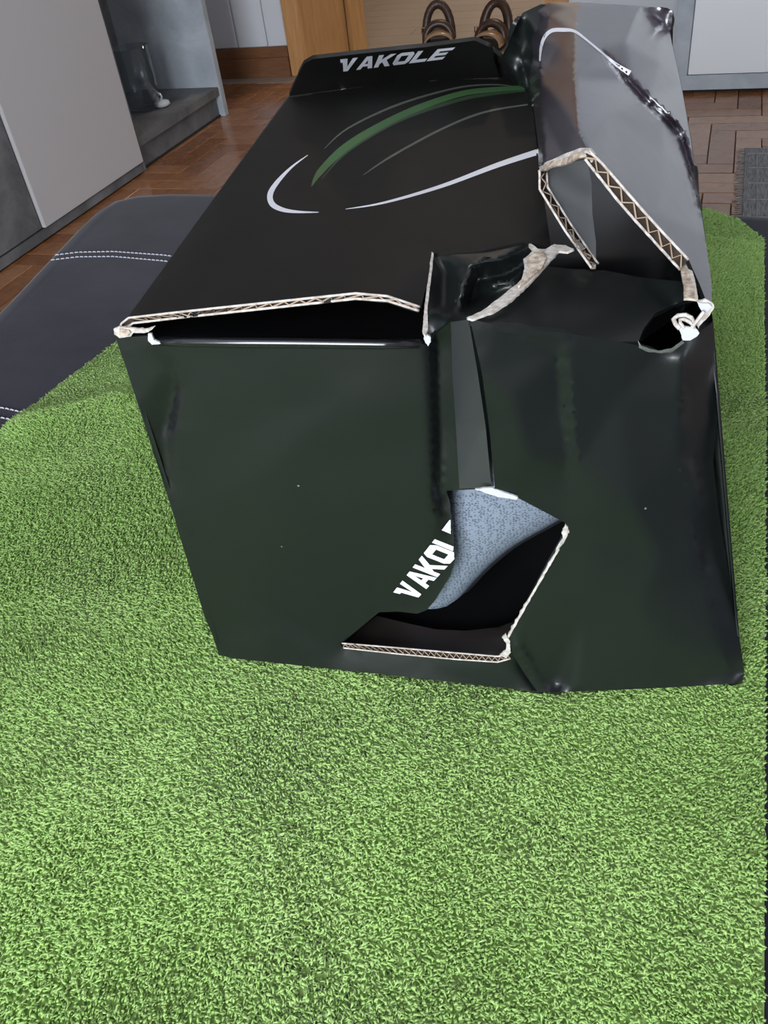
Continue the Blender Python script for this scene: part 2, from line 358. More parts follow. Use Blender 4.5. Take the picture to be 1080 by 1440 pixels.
# ------------------------------------------------------------------ TV unit on the left
XU = -1.745
tv = empty('tv_unit', (XU - 0.2, 1.6, 0), 'grey concrete-look TV unit with a white door and an open shelf niche', 'cabinet')
def U(px, py): return on_plane(px, py, 0, XU)
q1 = U(62, 322); q2 = U(201, 234)
zd = 0.036; yd0, yd1 = q1[1], q2[1]
yn0 = U(205, 242)[1] - 0.012; yn1 = U(322, 160)[1]
zs = U(305, 127)[2] + 0.005
TOP = 2.0  # unit made taller, out of view, to shade the wall beyond it
box('carcass', (XU - 0.40, -0.4, 0.006), (XU - 0.012, yd1 + 0.012, TOP), MAT['concrete'], tv, 0.001)
box('plinth', (XU - 0.38, -0.4, 0.0), (XU - 0.02, yn1 - 0.02, 0.006), MAT['dark_base'], tv)
zb = 0.006
box('bottom_rail', (XU - 0.012, -0.4, zb), (XU, yd1 + 0.008, zd - 0.004), MAT['concrete'], tv, 0.001)
box('drawer_front', (XU - 0.011, yd0 - 0.78, zd + 0.001), (XU - 0.001, yd0 - 0.006, TOP - 0.01), MAT['concrete'], tv, 0.001)
box('door', (XU - 0.011, yd0, zd), (XU + 0.008, yd1, TOP - 0.01), MAT['white_front'], tv, 0.0015)
# niche
box('divider', (XU - 0.40, yd1 + 0.004, zb), (XU + 0.004, yn0 + 0.016, TOP), MAT['concrete'], tv, 0.001)
box('side_panel', (XU - 0.40, yn1 - 0.028, zb - 0.006), (XU, yn1, TOP), MAT['concrete_pale'], tv, 0.001)
box('back_panel', (XU - 0.40, yn0, zb), (XU - 0.385, yn1 - 0.028, TOP), MAT['concrete'], tv)
box('shelf_board', (XU - 0.385, yn0 + 0.016, zs - 0.028), (XU - 0.006, yn1 - 0.028, zs), MAT['concrete'], tv, 0.001)
box('kickboard', (XU - 0.042, yn0 + 0.016, zb), (XU - 0.024, yn1 - 0.028, zs - 0.028), MAT['concrete'], tv, 0.001)
box('top_board', (XU - 0.40, yn0 - 0.1, TOP), (XU, yn1, TOP + 0.03), MAT['concrete'], tv, 0.001)

vp = on_plane(208, 153, 2, zs)
va = empty('glass_vase', (vp[0] - 0.01, vp[1], zs), 'tall clear glass vase in the back of the open shelf niche', 'vase')
lathe('vase_body', [(0.0, 0.001), (0.045, 0.001), (0.062, 0.01), (0.064, 0.20), (0.0615, 0.20), (0.059, 0.014), (0.0, 0.012)], MAT['glass'], va)
op = on_plane(229, 150, 2, zs)
orn = empty('glass_ornament', (op[0], op[1], zs), 'small shiny pale glass ornament lying on the niche shelf beside the vase', 'ornament')
lathe('ornament_body', [(0.0, 0.0), (0.02, 0.001), (0.03, 0.008), (0.026, 0.018), (0.012, 0.023), (0.0, 0.024)], MAT['crystal'], orn, 14)
v, f = [], []; tube(v, f, [(0.015 * math.cos(a) - 0.01, 0, 0.032 + 0.014 * math.sin(a)) for a in np.linspace(-2.2, 3.0, 10)], 0.004, 6)
from_py('ornament_loop', v, f, MAT['crystal'], orn, True)

# ------------------------------------------------------------------ cabinet at the right
YC = 3.18
xl = on_plane(941, 133, 1, YC)[0]
cb = empty('sideboard', (0.7, YC + 0.2, 0), 'pale concrete-look cabinet with a white door against the back wall', 'cabinet')
zc = 0.012
c1 = on_plane(968, 100, 1, YC); c2 = on_plane(1080, 106, 1, YC); zc1 = (c1[2] + c2[2]) / 2
box('carcass', (xl, YC + 0.02, zc), (1.9, YC + 0.42, 1.3), MAT['concrete_pale'], cb, 0.001)
box('plinth', (xl + 0.01, YC + 0.03, 0), (1.88, YC + 0.4, zc), MAT['dark_base'], cb)
box('bottom_rail', (xl, YC, zc), (1.9, YC + 0.019, zc1 - 0.003), MAT['concrete_pale'], cb, 0.001)
box('side_stile', (xl, YC, zc1 - 0.003), (c1[0] - 0.003, YC + 0.019, 1.3), MAT['concrete_pale'], cb, 0.001)
box('door', (c1[0], YC - 0.004, zc1), (c1[0] + 0.75, YC + 0.018, 1.28), MAT['white_bright'], cb, 0.0015)
box('door', (c1[0] + 0.756, YC - 0.004, zc1), (1.88, YC + 0.018, 1.28), MAT['white_bright'], cb, 0.0015)

# ------------------------------------------------------------------ rug
rx0 = 0.095; ry1 = on_plane(1045, 212, 2, 0)[1]
rug = empty('rug', (0.9, ry1 - 0.6, 0), 'flat grey woven rug with a ragged edge on the parquet', 'rug')
bm = bmesh.new(); bm_box(bm, (rx0 - 0.9, -0.6, 0.001), (0.9, 0.6, 0.008)); bm_obj('rug_weave', bm, MAT['rug'], rug, bevel=0.001)
v, f = [], []
for k in range(70):
    y = 0.6 - 0.012 * k - random.random() * 0.004; l = 0.012 + random.random() * 0.012
    tube(v, f, [(rx0 - 0.9 + 0.002, y, 0.005), (rx0 - 0.9 - l * 0.6, y + random.uniform(-.004, .004), 0.004), (rx0 - 0.9 - l, y + random.uniform(-.008, .008), 0.0025)], 0.0016, 4)
for k in range(8):
    x = rx0 - 0.9 + 0.03 + k * 0.05
    tube(v, f, [(x, 0.59, 0.0085), (x + 0.002, 0.2, 0.0085), (x, -0.5, 0.0085)], 0.0015, 4)
for k in range(6):
    y = 0.55 - k * 0.11
    tube(v, f, [(rx0 - 0.89, y, 0.0085), (0.0, y, 0.0085)], 0.0015, 4)
o = from_py('rug_fringe', v, f, MAT['fringe'], rug); o['kind'] = 'stuff'

# ------------------------------------------------------------------ sandals in the hall
def sandal(px, py, rot, label):
    p = on_plane(px, py, 2, 0.0)
    r = empty('sandal', (p[0], p[1], 0.0), label, 'sandal', 'brown sandals on the hall floor'); r.scale = (1.32, 1.2, 1.3); r.rotation_euler = (0, 0, rot)
    # sole, toe towards the viewer (-y)
    v, f = [], []; n = 22; ring = []
    for i in range(n):
        a = 2 * PI * i / n; y = -0.125 * math.cos(a); wdt = 0.045 if y < 0.02 else 0.035
        ring.append((wdt * math.sin(a) * (1.0 + 0.08 * math.cos(2 * a)), y))
    for z, s in ((0.001, 0.96), (0.012, 1.0), (0.024, 0.97)): v += [(x * s, y * s, z + (0.012 * (y > 0.03) if z > 0.02 else 0)) for x, y in ring]
    for k in range(2): f += [(k * n + i, k * n + (i + 1) % n, (k + 1) * n + (i + 1) % n, (k + 1) * n + i) for i in range(n)]
    f += [tuple(range(n))[::-1], tuple(range(2 * n, 3 * n))]
    from_py('sole', v, f, MAT['sole_tan'], r, False)
    def strap(name, y0, y1, wx, h, th, m, lean=0.0):
        v, f = [], []; k = 14
        for i in range(k + 1):
            a = PI * i / k
            for (yy, o) in ((y0, 0), (y1, 0), (y1, th), (y0, th)):
                z = 0.018 + (h + o) * math.sin(a) ** 0.8; v.append((-(wx + o) * math.cos(a), yy + lean * math.sin(a), z))
        for i in range(k):
            for j in range(4): f.append((i * 4 + j, i * 4 + (j + 1) % 4, (i + 1) * 4 + (j + 1) % 4, (i + 1) * 4 + j))
        f += [(0, 1, 2, 3), (k * 4 + 3, k * 4 + 2, k * 4 + 1, k * 4)]
        return from_py(name, v, f, m, r, True)
    strap('toe_strap', -0.105, -0.045, 0.044, 0.036, 0.004, MAT['leather_pale'])
    strap('instep_strap', -0.042, -0.01, 0.034, 0.045, 0.020, MAT['leather'], 0.01)
    strap('ankle_strap', 0.02, 0.042, 0.030, 0.086, 0.026, MAT['leather'], 0.03)
    v, f = [], []; a = [(-0.045, -0.026, 0.05), (-0.053, -0.026, 0.05), (-0.053, -0.026, 0.066), (-0.045, -0.026, 0.066)]
    tube(v, f, a, 0.003, 6, True); from_py('buckle', v, f, MAT['leather_pale'], r, True)
    return r
sandal(618, 66, 0.25, 'left brown strap sandal standing in the hall behind the carton')
sandal(694, 66, -0.05, 'right brown strap sandal partly hidden behind the crumpled carton corner')
hl = empty('added_ceiling_lamp', (-0.75, 5.0, HC), 'added unseen round warm ceiling lamp lighting the hall', 'lamp')
lathe('added_lamp_shade', [(0.0, -0.08), (0.12, -0.07), (0.18, -0.03), (0.19, 0.0)], MAT['added_lamp_glass'], hl)

# ================================================================== ottoman
def lvl(x, y): return (_c * x - _s * y, _s * x + _c * y)   # level view axes -> room axes
ot_out = [(-0.80, -0.45), (-0.60, 0.45), (-0.528, 0.80), (-0.461, 1.10), (-0.415, 1.33), (-0.398, 1.395), (-0.372, 1.437), (-0.325, 1.452), (-0.262, 1.437), (-0.18, 1.40), (0.10, 1.27), (0.36, 1.13), (0.50, 1.045), (0.60, 0.99), (0.70, 0.90), (0.72, 0.80), (0.62, 0.5), (0.36, -0.45)]
ot_out = [Vector((*lvl(*p), 0)) for p in ot_out]
oc = sum(ot_out, Vector()) / len(ot_out)
ott = empty('ottoman', (oc.x, oc.y, 0), 'dark navy suede ottoman with pale double stitching under the green blanket', 'ottoman')
def loft(name, outline, prof, m, parent, org, smooth=True, cap=True):
    """prof: (inset, z) list"""
    n = len(outline); v, f = [], []
    for ins, z in prof:
        for i, p in enumerate(outline):
            a = outline[i - 1]; b = outline[(i + 1) % n]; t = (b - a).normalized(); nn = Vector((t.y, -t.x, 0))
            v.append(p + nn * ins - org + Vector((0, 0, z)))
    for k in range(len(prof) - 1):
        for i in range(n): f.append((k * n + i, k * n + (i + 1) % n, (k + 1) * n + (i + 1) % n, (k + 1) * n + i))
    if cap: f += [tuple(range(n)), tuple(range((len(prof) - 1) * n, len(prof) * n))[::-1]]
    o = from_py(name, v, f, m, parent, smooth)
    bm = bmesh.new(); bm.from_mesh(o.data); bmesh.ops.recalc_face_normals(bm, faces=bm.faces); bm.to_mesh(o.data); bm.free()
    return o
OT = SEAT - 0.010
org = Vector((oc.x, oc.y, 0))
# clockwise outline: inset positive goes inwards
cw = sum((a.x * b.y - b.x * a.y) for a, b in zip(ot_out, ot_out[1:] + ot_out[:1])) < 0
sg = 1 if cw else -1
loft('seat_cushion', ot_out, [(sg * 0.012, OT - 0.20), (0.0, OT - 0.19), (-sg * 0.002, OT - 0.10), (0.0, OT - 0.03), (sg * 0.008, OT - 0.010), (sg * 0.022, OT - 0.002), (sg * 0.04, OT)], MAT['suede'], ott, org)
loft('base', ot_out, [(sg * 0.02, 0.05), (sg * 0.015, 0.06), (sg * 0.015, OT - 0.205), (sg * 0.02, OT - 0.2)], MAT['suede'], ott, org)
for p in ((-0.7, -0.3), (-0.34, 1.33), (0.55, 0.92), (0.3, -0.3)):
    x, y = lvl(*p); lathe('foot', [(0.0, 0.0), (0.025, 0.0), (0.03, 0.055), (0.0, 0.055)], MAT['dark_base'], ott, 12, (x - oc.x, y - oc.y, 0))
def stitch(path_px):
    v, f = [], []
    P = [space(a, b, zz(a, b, -0.0095)) for a, b in path_px]
    pts = []
    for a, b in zip(P[:-1], P[1:]):
        n = max(1, int(np.linalg.norm(b - a) / 0.001))
        pts += [a + (b - a) * k / n for k in range(n)]
    for k in range(0, len(pts) - 6, 7):
        tube(v, f, [np.array(pts[k]) - np.array(org), np.array(pts[k + 2]) - np.array(org) + [0, 0, 0.0006], np.array(pts[k + 5]) - np.array(org)], 0.0009, 4)
    o = from_py('stitching', v, f, MAT['thread'], ott); o['kind'] = 'stuff'
stitch([(78, 359), (110, 355), (160, 354), (230, 359), (300, 368), (420, 395)]); stitch([(72, 366), (110, 361.5), (160, 361), (228, 367), (300, 376), (420, 402)])
stitch([(-20, 570), (10, 575), (40, 582), (120, 600)]); stitch([(-20, 584), (10, 589), (40, 597), (120, 615)])

# ================================================================== blanket
bl_px = [(-0.62, 0.305), (-0.369, 0.748), (-0.279, 0.909), (-0.20, 1.02), (-0.1, 1.06), (0.2, 1.07), (0.40, 1.065), (0.458, 1.045), (0.484, 1.00), (0.487, 0.935), (0.455, 0.86), (0.329, 0.57), (0.138, 0.134), (0.04, -0.10), (-0.75, -0.10)]
BL = np.array([lvl(*p) for p in bl_px])
def inside(P, poly):
    x, y = P[:, 0], P[:, 1]; c = np.zeros(len(P), bool); n = len(poly)
    for i in range(n):
        x1, y1 = poly[i]; x2, y2 = poly[i - 1]
        with np.errstate(divide='ignore', invalid='ignore'):
            hit = ((y1 > y) != (y2 > y)) & (x < (x2 - x1) * (y - y1) / (y2 - y1 + 1e-12) + x1)
        c ^= hit
    return c
WAVES = [(rng.normal(size=2), rng.uniform(0, 6.28), s) for s in (6, 9, 14, 22, 35, 55) for _ in range(3)]
def field(P, seed, lo=0, hi=18):
    r = np.zeros(len(P)); 
    for k, (d, ph, s) in enumerate(WAVES[lo:hi]):
        d = d / np.linalg.norm(d); a = seed * 1.7 + k
        d = np.array([d[0] * math.cos(a) - d[1] * math.sin(a), d[0] * math.sin(a) + d[1] * math.cos(a)])
        r += np.sin(P @ d * s + ph + seed * 2.1)
    return r / math.sqrt(hi - lo)
def pxy(px, py): return space(px, py, zz(px, py, 0))[:2]
wr = [(pxy(40, 592), pxy(165, 560), 0.020, 0.010), (pxy(985, 335), pxy(1060, 345), 0.014, 0.006), (pxy(985, 395), pxy(1062, 380), 0.02, 0.004), (pxy(745, 1100), pxy(790, 990), 0.012, 0.003)]
def blanket_h(P):
    h = field(P, 3, 0, 9) * 0.0009
    for a, b, s, amp in wr:
        d = b - a; t = np.clip(((P - a) @ d) / d.dot(d), 0, 1); q = a + t[:, None] * d
        h += amp * np.exp(-(np.linalg.norm(P - q, axis=1) / s) ** 2)
    return h
blk = empty('blanket', (*lvl(-0.05, 0.5), OT), 'bright green plush blanket spread over the navy ottoman', 'blanket')
borg = np.array(blk.location)
# woven backing
gs = 0.008; lo, hi = BL.min(0), BL.max(0)
pts = [Vector(p) for p in BL]; ed = [(i, (i + 1) % len(BL)) for i in range(len(BL))]
gx, gy = np.meshgrid(np.arange(lo[0], hi[0], gs), np.arange(lo[1], hi[1], gs)); G = np.c_[gx.ravel(), gy.ravel()]
G = G[inside(G, BL)]; pts += [Vector(g) for g in G]
r = delaunay_2d_cdt(pts, ed, [], 1, 1e-5)
bv = np.array([tuple(p) for p in r[0]]); bz = np.maximum(blanket_h(bv), -.001) + 0.004
o = from_py('blanket_backing', np.c_[bv, bz + OT] - borg, [tuple(t) for t in r[2]], MAT['backing'], blk, True)
sm = o.modifiers.new('thick', 'SOLIDIFY'); sm.thickness = 0.0015; sm.offset = -1
# the pile: soft curled tufts
foot = [pxy(318, 915), pxy(752, 965), pxy(1038, 950)]
fb = np.array([*lvl(0.215, 0.655)]); fl = np.array([*lvl(-0.03, 0.82)])
FOOT = np.array([foot[0], foot[1], foot[2], fb, fl])
def pile(n):
    P = rng.uniform(lo, hi, size=(n, 2)); P = P[inside(P, BL) & ~inside(P, FOOT)]
    lev = np.c_[_c * P[:, 0] + _s * P[:, 1], -_s * P[:, 0] + _c * P[:, 1]]
    P = P[(lev[:, 1] > 0.02) & (lev[:, 0] > -0.5)]
    return P
P = pile(800000)
n = len(P); z = np.maximum(blanket_h(P), -.001) + 0.0035
ang = 1.15 * field(P, 1, 0, 9) + 1.0 * field(P, 2, 9, 18) + rng.normal(0, 0.65, n) - 1.2
lean = np.clip(0.75 + 0.35 * field(P, 5, 6, 18) + rng.normal(0, 0.18, n), 0.2, 1.2)
ln = np.clip(0.0046 + 0.0009 * rng.normal(size=n), 0.0026, 0.0072)
rad = np.clip(0.00078 + 0.00013 * rng.normal(size=n), 0.0005, 0.0012)
D = np.c_[np.cos(ang), np.sin(ang)]; Q = np.c_[-D[:, 1], D[:, 0]]
curl = rng.normal(0, 0.6, n)
p0 = np.c_[P, z]
m1 = p0 + np.c_[D * (ln * 0.40 * np.sin(lean * 0.7))[:, None], ln * 0.55 * np.cos(lean * 0.5)]
tip = m1 + np.c_[D * (ln * 0.42 * np.sin(lean * 1.5))[:, None] + Q * (ln * curl * 0.5)[:, None], ln * 0.32 * np.cos(lean * 1.35)]
V = np.zeros((n, 7, 3))
for k in range(3):
    a = 2 * PI * k / 3 + rng.uniform(0, 2, n)
    off = np.c_[np.cos(a), np.sin(a), np.zeros(n)] * rad[:, None]
    V[:, k] = p0 + off * 0.9; V[:, 3 + k] = m1 + off * 1.12
V[:, 6] = tip
V = V.reshape(-1, 3) - borg + [0, 0, OT]
base = (np.arange(n) * 7)[:, None]
quads = np.array([[0, 1, 4, 3], [1, 2, 5, 4], [2, 0, 3, 5]]); tris = np.array([[3, 4, 6], [4, 5, 6], [5, 3, 6]])
lq = (base[:, None] + quads[None]).reshape(n, -1); lt = (base[:, None] + tris[None]).reshape(n, -1)
loops = np.concatenate([lq, lt], 1).ravel()
me = bpy.data.meshes.new('pile'); me.vertices.add(n * 7); me.vertices.foreach_set('co', V.ravel())
me.loops.add(len(loops)); me.loops.foreach_set('vertex_index', loops.astype(np.int32))
st = (np.arange(n) * 21)[:, None] + np.array([0, 4, 8, 12, 15, 18])[None]
me.polygons.add(n * 6); me.polygons.foreach_set('loop_start', st.ravel().astype(np.int32))
me.polygons.foreach_set('use_smooth', np.ones(n * 6, bool))
me.update(calc_edges=True); me.validate()
at = me.attributes.new('tint', 'FLOAT', 'POINT')
tint = np.clip(0.5 + 0.22 * rng.normal(size=n) + 0.14 * field(P, 7, 0, 9), 0, 1); at.data.foreach_set('value', np.repeat(tint, 7).astype(np.float32))
po = link('pile', me, MAT['pile'], blk); po['kind'] = 'stuff'

# ================================================================== the carton
base = space(600, 950, zz(600, 950, 0.0))
BO = np.array([base[0] + BACK[0] * 0.2, base[1] + BACK[1] * 0.2, SEAT - 0.004])
car = empty('shoe_carton', tuple(BO), 'crushed black cardboard shoe carton with torn edges standing on the green blanket', 'carton')
class Field:
    """depth of a sheet over the picture, linear between control points"""
    def __init__(s, ctrl, edges):
        vs = [Vector((a, b)) for a, b, _ in ctrl]
        r = delaunay_2d_cdt(vs, edges, [], 0, 1e-3)
        s.v = np.array([tuple(x) for x in r[0]]); s.t = np.array([list(t) for t in r[2]]); s.w = np.zeros(len(s.v))
        for i, orig in enumerate(r[3]):
            if orig: s.w[i] = ctrl[orig[0]][2]
            else:
                d = [np.hypot(a - s.v[i, 0], b - s.v[i, 1]) + 1e-6 for a, b, _ in ctrl]; k = np.argsort(d)[:3]
                s.w[i] = sum(ctrl[j][2] / d[j] for j in k) / sum(1 / d[j] for j in k)
    def at(s, Pq, strict=False):
        Pq = np.atleast_2d(np.asarray(Pq, float)); a, b, c = s.v[s.t[:, 0]], s.v[s.t[:, 1]], s.v[s.t[:, 2]]
        det = (b[:, 1] - c[:, 1]) * (a[:, 0] - c[:, 0]) + (c[:, 0] - b[:, 0]) * (a[:, 1] - c[:, 1]); det = np.where(abs(det) < 1e-9, 1e-9, det)
        out = np.zeros(len(Pq)); ok = np.zeros(len(Pq), bool)
        for i, p in enumerate(Pq):
            l1 = ((b[:, 1] - c[:, 1]) * (p[0] - c[:, 0]) + (c[:, 0] - b[:, 0]) * (p[1] - c[:, 1])) / det
            l2 = ((c[:, 1] - a[:, 1]) * (p[0] - c[:, 0]) + (a[:, 0] - c[:, 0]) * (p[1] - c[:, 1])) / det
            l3 = 1 - l1 - l2; mn = np.minimum(np.minimum(l1, l2), l3); k = mn.argmax(); ok[i] = mn[k] > -1e-3
            L_ = np.clip(np.array([l1[k], l2[k], l3[k]]), 0, 1); L_ /= L_.sum(); out[i] = L_ @ s.w[s.t[k]]
        return (out, ok) if strict else out
def resample(poly, step, closed=True):
    out = []; n = len(poly)
    for i in range(n if closed else n - 1):
        a = np.array(poly[i][:2], float); b = np.array(poly[(i + 1) % n][:2], float); k = max(1, int(np.ceil(np.linalg.norm(b - a) / step)))
        out += [tuple(a + (b - a) * j / k) for j in range(k)]
    if not closed: out.append(tuple(poly[-1][:2]))
    return out
def sheet(name, out, m, creases=(), pts=(), holes=(), step=9, smooth=2, thick=0.003, rim='carton', jag=0.0, parent=None, amp=0.0006, inner=None, ragged=1.0):
    """a bent sheet of board: outline, creases and points are (x, y, depth)"""
    ctrl, edges = [], []
    def add(seq, closed):
        b = len(ctrl); ctrl.extend(seq); n = len(seq)
        edges.extend((b + i, b + (i + 1) % n) for i in range(n if closed else n - 1))
    add(list(out), True)
    for h in holes: add(list(h), True)
    for c in creases: add(list(c), False)
    ctrl.extend(pts)
    fld = Field(ctrl, edges)
    vs, ed, fixed = [], [], 0
    def addv(seq, closed):
        b = len(vs); vs.extend(seq); n = len(seq); ed.extend((b + i, b + (i + 1) % n) for i in range(n if closed else n - 1))
    rnd = random.Random(name)
    O_ = [(x + rnd.uniform(-jag, jag), y + rnd.uniform(-jag, jag)) for x, y in resample(out, step * ragged)]
    addv(O_, True); polys = [np.array(O_)]
    for h in holes: H_ = resample(h, step); addv(H_, True); polys.append(np.array(H_))
    fixed = len(vs)
    for c in creases: addv(resample(c, step, False), False)
    xs = np.array([p[0] for p in O_]); ys = np.array([p[1] for p in O_])
    gx, gy = np.meshgrid(np.arange(xs.min(), xs.max(), step), np.arange(ys.min(), ys.max(), step * 0.9)); G = np.c_[gx.ravel(), gy.ravel()]
    G[:, 0] += (np.round((G[:, 1] - ys.min()) / (step * 0.9)) % 2) * step * 0.5
    ok = inside(G, polys[0])
    for h in polys[1:]: ok &= ~inside(G, h)
    G = G[ok]
    E = np.array(resample(out, step * 0.7))
    G = np.array([g for g in G if np.min(np.hypot(E[:, 0] - g[0], E[:, 1] - g[1])) > step * 0.45]).reshape(-1, 2)
    vs.extend(map(tuple, G))
    r = delaunay_2d_cdt([Vector(p) for p in vs], ed, [], 2 if holes else 1, 1e-3)
    v2 = np.array([tuple(p) for p in r[0]]); tr = [tuple(t) for t in r[2]]
    wv = fld.at(v2)
    nb = [set() for _ in v2]; cnt = {}
    for t in tr:
        for i in range(3):
            a, b = t[i], t[(i + 1) % 3]; nb[a].add(b); nb[b].add(a); k = (min(a, b), max(a, b)); cnt[k] = cnt.get(k, 0) + 1
    bd = np.zeros(len(v2), bool)
    for (a, b), c in cnt.items():
        if c == 1: bd[a] = bd[b] = True
    for _ in range(smooth):
        w2 = wv.copy()
        for i in range(len(v2)):
            if not bd[i] and nb[i]: w2[i] = 0.5 * wv[i] + 0.5 * np.mean(wv[list(nb[i])])
        wv = w2
    if amp:                                                # faint waviness of handled board
        wob = field(v2 / 400.0, 4, 0, 12); wv = np.where(bd, wv, wv * (1 + amp * wob / 0.5))
    P3 = np.array([space(x, y, q) for (x, y), q in zip(v2, wv)])
    fc = []
    for a, b, c in tr:
        nrm = np.cross(P3[b] - P3[a], P3[c] - P3[a])
        fc.append((a, b, c) if nrm.dot(EYE_P - P3[a]) > 0 else (a, c, b))
    ms = [MAT[m], MAT[rim]] + ([MAT[inner]] if inner else [])
    o = from_py(name, P3 - BO, fc, ms, parent or car, True)
    for e in o.data.edges:
        if cnt.get((min(e.vertices), max(e.vertices))) == 1: e.use_edge_sharp = True
    if thick:
        sm = o.modifiers.new('board', 'SOLIDIFY'); sm.thickness = thick; sm.offset = -1; sm.material_offset_rim = 1
        if inner: sm.material_offset = 2
        sm.use_even_offset = False
    g = Field.__new__(Field); g.v = v2; g.t = np.array(tr); g.w = wv
    o_f[name] = g
    return o, g
o_f = {}
def decal(name, g, polys, m, lift=0.0004, step=7, parent=None, clip=False):
    """flat print: polygons of the picture laid on the sheet g"""
    V3, FC = [], []
    for poly in polys:
        hs = []
        if isinstance(poly, tuple): poly, hs = poly[0], poly[1:]
        vs, ed = [], []
        for q in [poly] + list(hs):
            rs = resample(q, step); b = len(vs); vs += rs; ed += [(b + i, b + (i + 1) % len(rs)) for i in range(len(rs))]
        A = np.array(vs)
        gx, gy = np.meshgrid(np.arange(A[:, 0].min(), A[:, 0].max(), step), np.arange(A[:, 1].min(), A[:, 1].max(), step)); G = np.c_[gx.ravel(), gy.ravel()]
        if len(G):
            k = inside(G, np.array(resample(poly, step)))
            for h in hs: k &= ~inside(G, np.array(h))
            vs += [tuple(x) for x in G[k]]
        r = delaunay_2d_cdt([Vector(p) for p in vs], ed, [], 1, 1e-4)
        v2 = np.array([tuple(p) for p in r[0]])
        wv, ok = g.at(v2, True); b = len(V3)
        for (x, y), q in zip(v2, wv):
            p = space(x, y, q); d = EYE_P - p; V3.append(p + d / np.linalg.norm(d) * lift - BO)
        for t in r[2]:
            cen = np.mean([tuple(r[0][i]) for i in t], axis=0)[None]
            if any(inside(cen, np.array(h))[0] for h in hs): continue
            if clip:
                ce = v2[list(t)].mean(0)[None]
                if not (g.at(ce, True)[1][0] and all(ok[i] for i in t)): continue
            a, bb, c = (b + i for i in t); nrm = np.cross(V3[bb] - V3[a], V3[c] - V3[a])
            FC.append((a, bb, c) if nrm.dot(EYE_P - BO - V3[a]) > 0 else (a, c, bb))
    return from_py(name, V3, FC, MAT[m], parent or car, True)

# ---- front of the carton, left of the slit: face, hollow fold, bottom strip under the window
fr_l = [(163, 477, ff(163, 477)), (182, 474, ff(182, 474)), (208, 472, ff(208, 472)), (214, 478, ff(214, 478, .001)), (400, 479, ff(400, 479, .004)), (590, 482, ff(590, 482, .002)), (602, 487, ff(602, 487, 0)),
        (612, 470, ff(612, 470, -.006)), (636, 450, ff(636, 450, -.002)), (660, 448, ff(660, 448, .008)), (672, 520, ff(672, 520, .006)), (684, 600, ff(684, 600, .004)), (692, 687, ff(692, 687, .002)),
        (628, 690, ff(628, 690, -.007)), (633, 722, ff(633, 722, -.005)), (637, 760, ff(637, 760, -.003)), (640, 787, ff(640, 787, -.001)), (633, 810, ff(633, 810)), (612, 844, ff(612, 844)), (600, 858, ff(600, 858)), (587, 863, ff(587, 863)), (560, 860, ff(560, 860)), (533, 861, ff(533, 861)), (505, 884, ff(505, 884, .001)), (479, 906, ff(479, 906, .002)), (483, 912, ff(483, 912, .002)), (600, 921, ff(600, 921, .006)), (698, 930, ff(698, 930, .012)), (714, 927, ff(714, 927, .012)), (719, 915, ff(719, 915, .012)),
        (733, 934, ff(733, 934, .007)), (750, 956, ff(750, 956, .008)), (764, 972, zz(753, 972, 0)), (740, 971, zz(740, 971, 0)), (600, 955, zz(600, 955, 0)), (450, 939, zz(450, 939, 0)), (330, 926, zz(330, 926, 0)), (311, 922, zz(311, 922, 0)), (288, 868, ff(288, 868)), (250, 745, ff(250, 745, .001)), (206, 598, ff(206, 598)), (196, 570, ff(196, 570, .001))]
cr_l = [[(604, 490, ff(604, 490, 0.001)), (606, 600, ff(606, 600, .002)), (607, 690, ff(607, 690, .001)), (612, 780, ff(612, 780, .0))],
        [(613, 478, ff(613, 478, -.010)), (616, 600, ff(616, 600, -.010)), (618, 690, ff(618, 690, -.008)), (630, 762, ff(630, 762, -.003))],
        [(640, 470, ff(640, 470, -.008)), (646, 600, ff(646, 600, -.007)), (650, 686, ff(650, 686, -.005))],
        [(238, 520, ff(238, 520, -.0005)), (246, 545, ff(246, 545, -.004)), (240, 585, ff(240, 585, -.006)), (236, 603, ff(236, 603, -.007))],
        [(250, 520, ff(250, 520, .001)), (254, 550, ff(254, 550, .0008)), (249, 590, ff(249, 590, .0006)), (243, 606, ff(243, 606, .001))]]
pt_l = [(400, 640, ff(400, 640, .004)), (420, 760, ff(420, 760, .003)), (480, 560, ff(480, 560, .004)), (310, 700, ff(310, 700, .003)), (520, 790, ff(520, 790, .002)), (330, 600, ff(330, 600, .002)), (360, 860, ff(360, 860, .002))]
front_l, g_l = sheet('front_panel', fr_l, 'carton', cr_l, pt_l, step=9)

MAT['carton_sheen'] = mat('black_board_reflection', (0.012, 0.014, 0.016), 0.6, 1.0)  # paler board colour standing in for a bluish reflection
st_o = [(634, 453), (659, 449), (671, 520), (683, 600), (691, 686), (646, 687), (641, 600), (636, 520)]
sheet('slit_strip', [(x, y, float(g_l.at([(x, y)])[0]) * 1.003) for x, y in st_o], 'carton_sheen', step=9, smooth=0, thick=0.001, amp=0)  # overlay added on the front panel to carry that reflection

